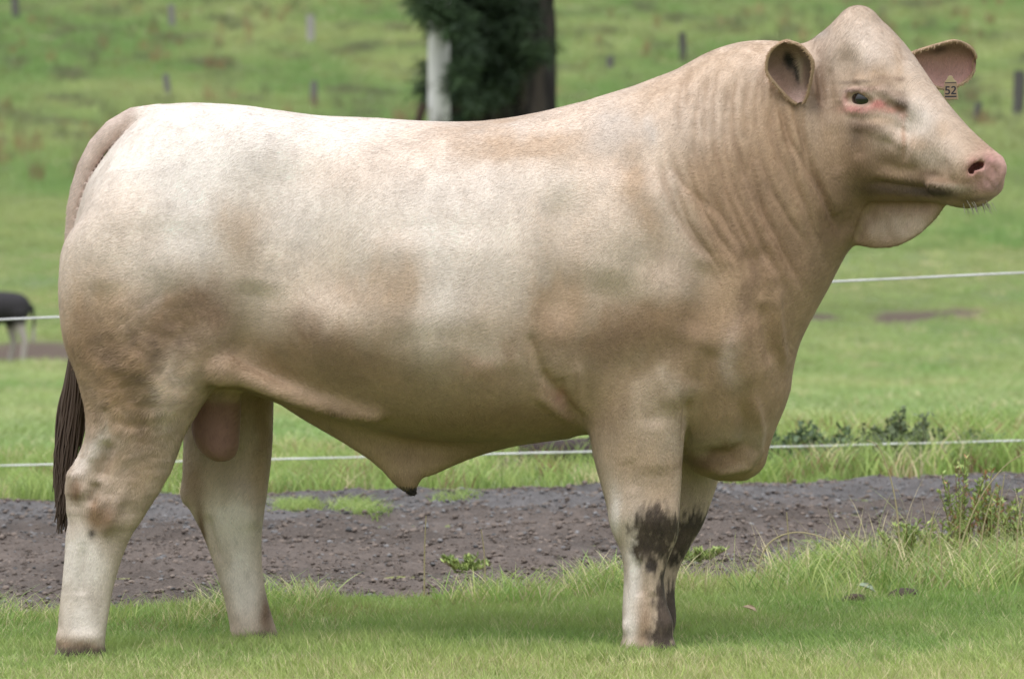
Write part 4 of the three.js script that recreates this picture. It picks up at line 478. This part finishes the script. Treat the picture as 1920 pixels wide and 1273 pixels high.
{ // small things lying about
  const leaf = (px, py, w, c, label, name, cat) => { const p = onGround(px, py), sh = new THREE.Shape(); sh.moveTo(0, 0); sh.quadraticCurveTo(w * 0.5, w * 0.4, w, 0.02 * w); sh.quadraticCurveTo(w * 0.5, -w * 0.3, 0, 0); const g = new THREE.ExtrudeGeometry(sh, { depth: 0.002, bevelEnabled: false, curveSegments: 8 }), a = g.attributes.position; for (let i = 0; i < a.count; i++) a.setZ(i, a.getZ(i) + w * 0.25 * Math.sin(a.getX(i) / w * 3)); g.computeVertexNormals(); const m = mesh(name, g, std(...c)); m.position.set(p.x, p.y + 0.05, p.z); m.rotation.set(-0.9, 0.3, -0.3); return tag(m, label, cat); };
  leaf(1392, 1172, 0.045, [0.5, 0.38, 0.26], 'curled pale dry leaf in the grass right of the forelegs', 'dry_leaf', 'leaf');
  leaf(1606, 1130, 0.06, [0.3, 0.36, 0.26], 'grey green fallen leaf blade leaning beside the dark tussock', 'fallen_leaf', 'leaf');
  const clod = (px, py, w, c, label, name, cat) => { const p = onGround(px, py), g = new THREE.IcosahedronGeometry(w, 3), a = g.attributes.position; for (let i = 0; i < a.count; i++) { const q = 1 + 0.4 * fbm(a.getX(i) / w * 1.3 + px, a.getY(i) / w * 1.3, a.getZ(i) / w * 1.3, 3); a.setXYZ(i, a.getX(i) * q, a.getY(i) * q * 0.6, a.getZ(i) * q); } g.computeVertexNormals(); const m = mesh(name, g, std(...c)); m.position.set(p.x, p.y + w * 0.4, p.z); return tag(m, label, cat); };
  clod(1018, 892 , 0.03, [0.02, 0.02, 0.022], 'black stone on the far side of the track under the chest', 'stone', 'stone');
  clod(672, 1082, 0.018, [0.02, 0.02, 0.022], 'small black stone at the near track edge below the sheath', 'stone', 'stone');
  clod(615, 1050, 0.014, [0.03, 0.03, 0.035], 'small dark stone on the track right of the far hind leg', 'stone', 'stone');
  clod(420, 1228, 0.035, [0.09, 0.055, 0.035], 'brown clod of earth in the grass at the far hind hoof', 'earth_clod', 'clod');
  clod(1700, 1135, 0.05, [0.06, 0.045, 0.03], 'dark flat clod of earth under the right hand weeds', 'earth_clod', 'clod');
  clod(1600, 1140, 0.04, [0.07, 0.05, 0.03], 'brown clod of earth beside the grey green fallen leaf', 'earth_clod', 'clod');
}
{ // log lying beyond the fence
  const p = onGround(1050, 868), g = base('log', p.x, p.y, p.z, 0.1), bark = new THREE.CylinderGeometry(0.045, 0.055, 0.34, 20, 12), a = bark.attributes.position; for (let i = 0; i < a.count; i++) { const n = 1 + 0.12 * fbm(a.getX(i) * 30, a.getY(i) * 8, a.getZ(i) * 30, 3); a.setX(i, a.getX(i) * n); a.setZ(i, a.getZ(i) * n); } bark.rotateZ(Math.PI / 2); bark.translate(0, 0.05, 0); bark.computeVertexNormals(); mesh('bark', bark, std(0.05, 0.035, 0.035), g); const st = tube([[0.1, 0.06, 0], [0.14, 0.12, 0.03], [0.15, 0.16, 0.03]], 0.018, 0.01, 8, 8); mesh('branch_stub', st, barkMat, g); tag(g, 'short dark log lying in the grass behind the belly', 'log');
}
// ---------- electric fence ----------
{
  const zf = -5.6, g = base('electric_fence', 0, 0, zf), wm = std(0.75, 0.75, 0.76, 0.6);
  for (const [l, r] of [[[0, 600], [1920, 512]], [[0, 874], [1920, 827]]]) { const a = W(...l, zf), b = W(...r, zf), sl = (b[1] - a[1]) / (b[0] - a[0]), strands = [];
    for (const ph of [0, 2.094, 4.189]) { const pts = []; for (let i = 0; i <= 900; i++) { const x = -7 + 14 * i / 900, y = a[1] + (x - a[0]) * sl, th = x * 150 + ph; pts.push(new THREE.Vector3(x, y + 0.0026 * Math.cos(th) - 0.02 * (1 - (x / 7) ** 2) + 0.02, 0.0026 * Math.sin(th))); } strands.push(new THREE.TubeGeometry(new THREE.CatmullRomCurve3(pts), 1800, 0.0026, 4)); } mesh('wire', mergeGeometries(strands), wm, g); }
  for (const x of [-7, 7]) { const y0 = groundY(x, zf), p = new THREE.CylinderGeometry(0.04, 0.05, 1.3, 14); p.translate(x, y0 + 0.6, -0.05); mesh('post', p, std(0.2, 0.18, 0.15), g); }
  tag(g, 'two white twisted electric wires running behind the bull', 'fence');
}
// ---------- hillside posts ----------
const postSpots = [[582, 82, 52, 17, 0.36, 'pale grey fence post above the rump, the brightest of the hillside posts'], [321, 55, 45, 14, 0.24, 'grey fence post high on the hillside above the tail head'], [28, 42, 46, 15, 0.13, 'dark fence post at the top left corner of the hillside'], [313, 188, 48, 13, 0.2, 'short grey fence post standing just above the hip'], [587, 206, 52, 14, 0.18, 'grey fence post rising just behind the loin'], [1281, 118, 56, 14, 0.09, 'dark fence post standing above the neck crest'], [1830, 238, 46, 14, 0.1, 'dark slanting stump post above the muzzle'], [1908, 226, 92, 22, 0.1, 'dim brown post at the right frame edge beyond the ear'], [1145, 140, 34, 14, 0.13, 'low brown post stub above the withers']];
for (const [px, py, hp, wp, tone, label] of postSpots) {
  const p = onGround(px, py), sc = (EYE_Z - p.z) / FOCAL, h = hp * sc, r = wp * sc / 2, g = new THREE.CylinderGeometry(r * 0.92, r, h + 0.3, 14, 10), a = g.attributes.position, n0 = px;
  for (let i = 0; i < a.count; i++) { const y = a.getY(i), n = 1 + 0.14 * noise(a.getX(i) * 9 + n0, y * 3, a.getZ(i) * 9) + 0.05 * noise(a.getX(i) * 40, y * 4, a.getZ(i) * 40); a.setXYZ(i, a.getX(i) * n + 0.03 * noise(y * 2, n0), y + (y > h / 2 ? 0.05 * noise(a.getX(i) * 20, a.getZ(i) * 20) : 0), a.getZ(i) * n); }
  g.translate(0, h / 2 - 0.15, 0); g.computeVertexNormals(); const m = mesh('fence_post', g, std(tone, tone * 0.95, tone * 0.92)); m.position.copy(p); m.rotation.z = 0.05 * noise(px, 3) + (px === 1830 ? -0.2 : 0); tag(m, label, 'fence post', 'wooden fence posts on the hillside');
}
// ---------- trees ----------
function barkTrunk(r0, r1, h, ridges, amp, seed) { const g = new THREE.CylinderGeometry(r1, r0, h, 96, 90), a = g.attributes.position; for (let i = 0; i < a.count; i++) { const x = a.getX(i), y = a.getY(i), z = a.getZ(i), th = Math.atan2(z, x), t = y / h + 0.5, rr = Math.hypot(x, z); if (rr < 1e-4) continue; const n = 1 + amp * (fbm(Math.cos(th) * ridges + seed, y * 0.9, Math.sin(th) * ridges, 4) * 1.6) + 0.28 * Math.exp(-t * 22) * (1 + 0.5 * Math.sin(th * 5)); a.setX(i, x * n); a.setZ(i, z * n); } g.translate(0, h / 2 - 0.3, 0); g.computeVertexNormals(); return g; }
{
  const d = 60, z = EYE_Z - d, sc = d / FOCAL, xc = (925 - 960) * sc, y0 = groundY(xc, z), t = base('conifer', xc, y0, z), r = rng(101), R = 113 * sc;
  const trunkG = barkTrunk(R * 1.0, R * 0.9, 15, 11, 0.13, 3); { const a = trunkG.attributes.position, cc = []; for (let i = 0; i < a.count; i++) { const th = Math.atan2(a.getZ(i), a.getX(i)), q = fbm(Math.cos(th) * 9, a.getY(i) * 1.6, Math.sin(th) * 9, 4), k = sstep(-0.05, 0.35, q); cc.push(...mix3([0.022, 0.018, 0.018], [0.085, 0.068, 0.06], k)); } trunkG.setAttribute('color', new THREE.Float32BufferAttribute(cc, 3)); } mesh('trunk', trunkG, new THREE.MeshStandardMaterial({ vertexColors: true, roughness: 1 }), t);
  const limbs = [], lv = []; const H = (row) => EYE_Y + (299 - row) * sc - y0;
  const spray = (x, y, zz, n, sp, c) => { for (let i = 0; i < n; i++) lv.push([x + sp * (r() + r() - 1), y + sp * 0.8 * (r() + r() - 1), zz + sp * (r() + r() - 1), 0.12 + 0.14 * r(), 0.012 + 0.012 * r(), r() - 0.5, -0.5 + 0.6 * r(), r() - 0.5, c]); };
  // low branches hanging before the left half of the trunk
  for (let i = 0; i < 150; i++) { const row = -140 + 330 * Math.pow(r(), 1.25), reach = lerp(1, 0.55, clamp(row / 190)), px = r() < 0.22 ? 925 + 108 * r() : 925 + lerp(-125, 70 * reach, r()) * (r() < 0.2 ? 1.08 : 0.9), x = (px - 925) * sc, zz = R * 0.75 + 0.5 * r(); spray(x, H(row), zz, 110, 0.2, mix3([0.022, 0.045, 0.02], [0.045, 0.085, 0.03], r() * r())); }
  for (let i = 0; i < 90; i++) { const row = i < 50 ? -120 + 165 * r() : 30 + 200 * r(), px = i < 50 ? 785 + 80 * r() : 858 + 26 * r() + 10 * Math.sin(row / 14); spray((px - 925) * sc, H(row), 2.0 + 0.35 * r(), 70, i < 50 ? 0.17 : 0.11, mix3([0.022, 0.045, 0.02], [0.05, 0.095, 0.035], r())); }
  for (let i = 0; i < 46; i++) { const a = r() * 6.283, y = 6.8 + 7.6 * r(), L = 2.6 * (1.15 - y / 15) + 0.8; const e = [Math.cos(a) * (R + L), y - 0.5, Math.sin(a) * (R + L)]; limbs.push(tube([[Math.cos(a) * R * 0.6, y, Math.sin(a) * R * 0.6], [Math.cos(a) * (R + L * 0.5), y + 0.1, Math.sin(a) * (R + L * 0.5)], e], 0.08, 0.02, 6, 8)); for (let k = 0; k < 9; k++) { const q = 0.3 + 0.75 * k / 8; spray(Math.cos(a) * (R + L * q), y - 0.45 * q, Math.sin(a) * (R + L * q), 26, 0.42, [0.03, 0.06, 0.025]); } }
  for (let i = 0; i < 0; i++) { const y = H(-60 + 230 * r()), x = R * lerp(-0.9, 0.2, r()); limbs.push(tube([[x * 0.8, y + 0.25, R * 0.5], [x, y + 0.1, R * 1.1], [x * 1.15, y - 0.2, R * 1.1 + 0.35]], 0.03, 0.008, 5, 6)); }
  mesh('limb', mergeGeometries(limbs), barkMat, t); mesh('crown', leafQuads(lv, 102), foliage, t);
  tag(t, 'broad dark conifer trunk with hanging foliage behind the bulls back', 'tree');
  const d2 = 58.4, z2 = EYE_Z - d2, s2 = d2 / FOCAL, x2 = (823 - 960) * s2, y2 = groundY(x2, z2), p = base('pale_tree', x2, y2, z2), pg = barkTrunk(22 * s2, 19 * s2, 6.5, 5, 0.05, 8), a = pg.attributes.position, col = [];
  for (let i = 0; i < a.count; i++) { const n = fbm(a.getX(i) * 6, a.getY(i) * 3.5, a.getZ(i) * 6, 3), k = sstep(0.12, 0.3, n), c = mix3([0.75, 0.74, 0.75], [0.16, 0.15, 0.15], k); col.push(...c); } pg.setAttribute('color', new THREE.Float32BufferAttribute(col, 3)); mesh('trunk', pg, new THREE.MeshStandardMaterial({ vertexColors: true, roughness: 0.9 }), p);
  const lp = [], lb = []; for (let i = 0; i < 16; i++) { const b = r() * 6.283, L = 0.5 + 0.8 * r(), yy = 4.6 + 1.6 * r(); lb.push(tube([[0, yy, 0], [Math.cos(b) * L * 0.5, yy + 0.4, Math.sin(b) * L * 0.5], [Math.cos(b) * L, yy + 0.5, Math.sin(b) * L]], 0.035, 0.01, 5, 6)); for (let k = 0; k < 60; k++) lp.push([Math.cos(b) * L + 0.6 * (r() - 0.5), yy + 0.5 + 0.6 * (r() - 0.5), Math.sin(b) * L + 0.6 * (r() - 0.5), 0.1, 0.03, r() - 0.5, -r(), r() - 0.5, [0.06, 0.09, 0.04]]); }
  mesh('limb', mergeGeometries(lb), std(0.4, 0.39, 0.38), p); mesh('crown', leafQuads(lp, 104), foliage, p); tag(p, 'slender pale barked tree at the left of the dark conifer', 'tree');
  // torn branch leaning on the pale tree
  const hy = (row) => EYE_Y + (299 - row) * s2, bx = (772 - 960) * s2, by = groundY(bx, z2), dl = mesh('dead_branch', tube([[0, -0.05, 0], [0.05, hy(330) - by, 0], [(783 - 772) * s2, hy(235) - by, 0.02], [(796 - 772) * s2, hy(195) - by, 0.03]], 0.16, 0.05, 10, 20), std(0.07, 0.045, 0.035)); dl.position.set(bx, by, z2 + 0.1); tag(dl, 'dark brown dead branch leaning against the pale trunk', 'branch');
}
// ---------- calf far left ----------
{
  const d = 50, z0 = EYE_Z - d, sc = d / FOCAL, X = (px) => (px - 960) * sc, x0 = X(10), y0 = groundY(x0, z0), Y = (row) => EYE_Y + (299 - row) * sc, V = (px, row, z, r) => [X(px) - x0, Y(row) - y0, z, r * sc];
  const q = [new Chain([V(24, 580, 0, 27), V(0, 576, 0, 30), V(-70, 588, 0, 40), V(-120, 580, 0, 36)], 0.05), new Chain([V(30, 576, 0, 26), V(20, 574, 0, 26)], 0.05), new Chain([V(-120, 575, 0, 28), V(-165, 560, 0, 20), V(-190, 556, 0, 18), V(-222, 575, 0, 11)], 0.04),
    new Chain([V(34, 588, 0.07, 18), V(38, 614, 0.08, 9), V(46, 642, 0.08, 6), V(42, 677, 0.08, 5)], 0.02), new Chain([V(16, 588, -0.07, 17), V(17, 614, -0.08, 9), V(23, 642, -0.08, 6), V(13, 679, -0.08, 5)], 0.02), new Chain([V(-110, 600, 0.08, 15), V(-112, 640, 0.08, 7), V(-114, 677, 0.08, 6)], 0.03), new Chain([V(-125, 600, -0.08, 15), V(-130, 640, -0.08, 7), V(-134, 677, -0.08, 6)], 0.03), new Chain([V(-172, 545, 0.06, 5), V(-166, 540, 0.16, 6)], 0.02), new Chain([V(-172, 545, -0.06, 5), V(-166, 540, -0.16, 6)], 0.02), new Chain([V(58, 575, 0, 4), V(62, 600, 0, 3), V(60, 640, 0, 4)], 0.01)];
  const b = q.reduce((m, p) => m.map((v, i) => (i < 3 ? Math.min(v, p.bb[i] - 0.03) : Math.max(v, p.bb[i] + 0.03))), [9, 9, 9, -9, -9, -9]), g = meshField(q, [], spread([[b[0], b[3], 0.014]]), spread([[b[1], b[4], 0.014]]), spread([[b[2], b[5], 0.014]])), a = g.attributes.position, col = [];
  for (let i = 0; i < a.count; i++) { const row = 299 - (a.getY(i) + y0 - EYE_Y) / sc, k = sstep(604, 618, row + 6 * noise(a.getX(i) * 9, a.getZ(i) * 9)); col.push(...mix3([0.025, 0.022, 0.026], [0.45, 0.4, 0.38], k)); }
  g.setAttribute('color', new THREE.Float32BufferAttribute(col, 3)); g.computeVertexNormals(); const calf = base('calf', x0, y0, z0); mesh('body', g, new THREE.MeshStandardMaterial({ vertexColors: true, roughness: 0.85 }), calf); tag(calf, 'small dark calf with pale legs standing in the paddock at left', 'calf');
}
renderer.render(scene, camera);
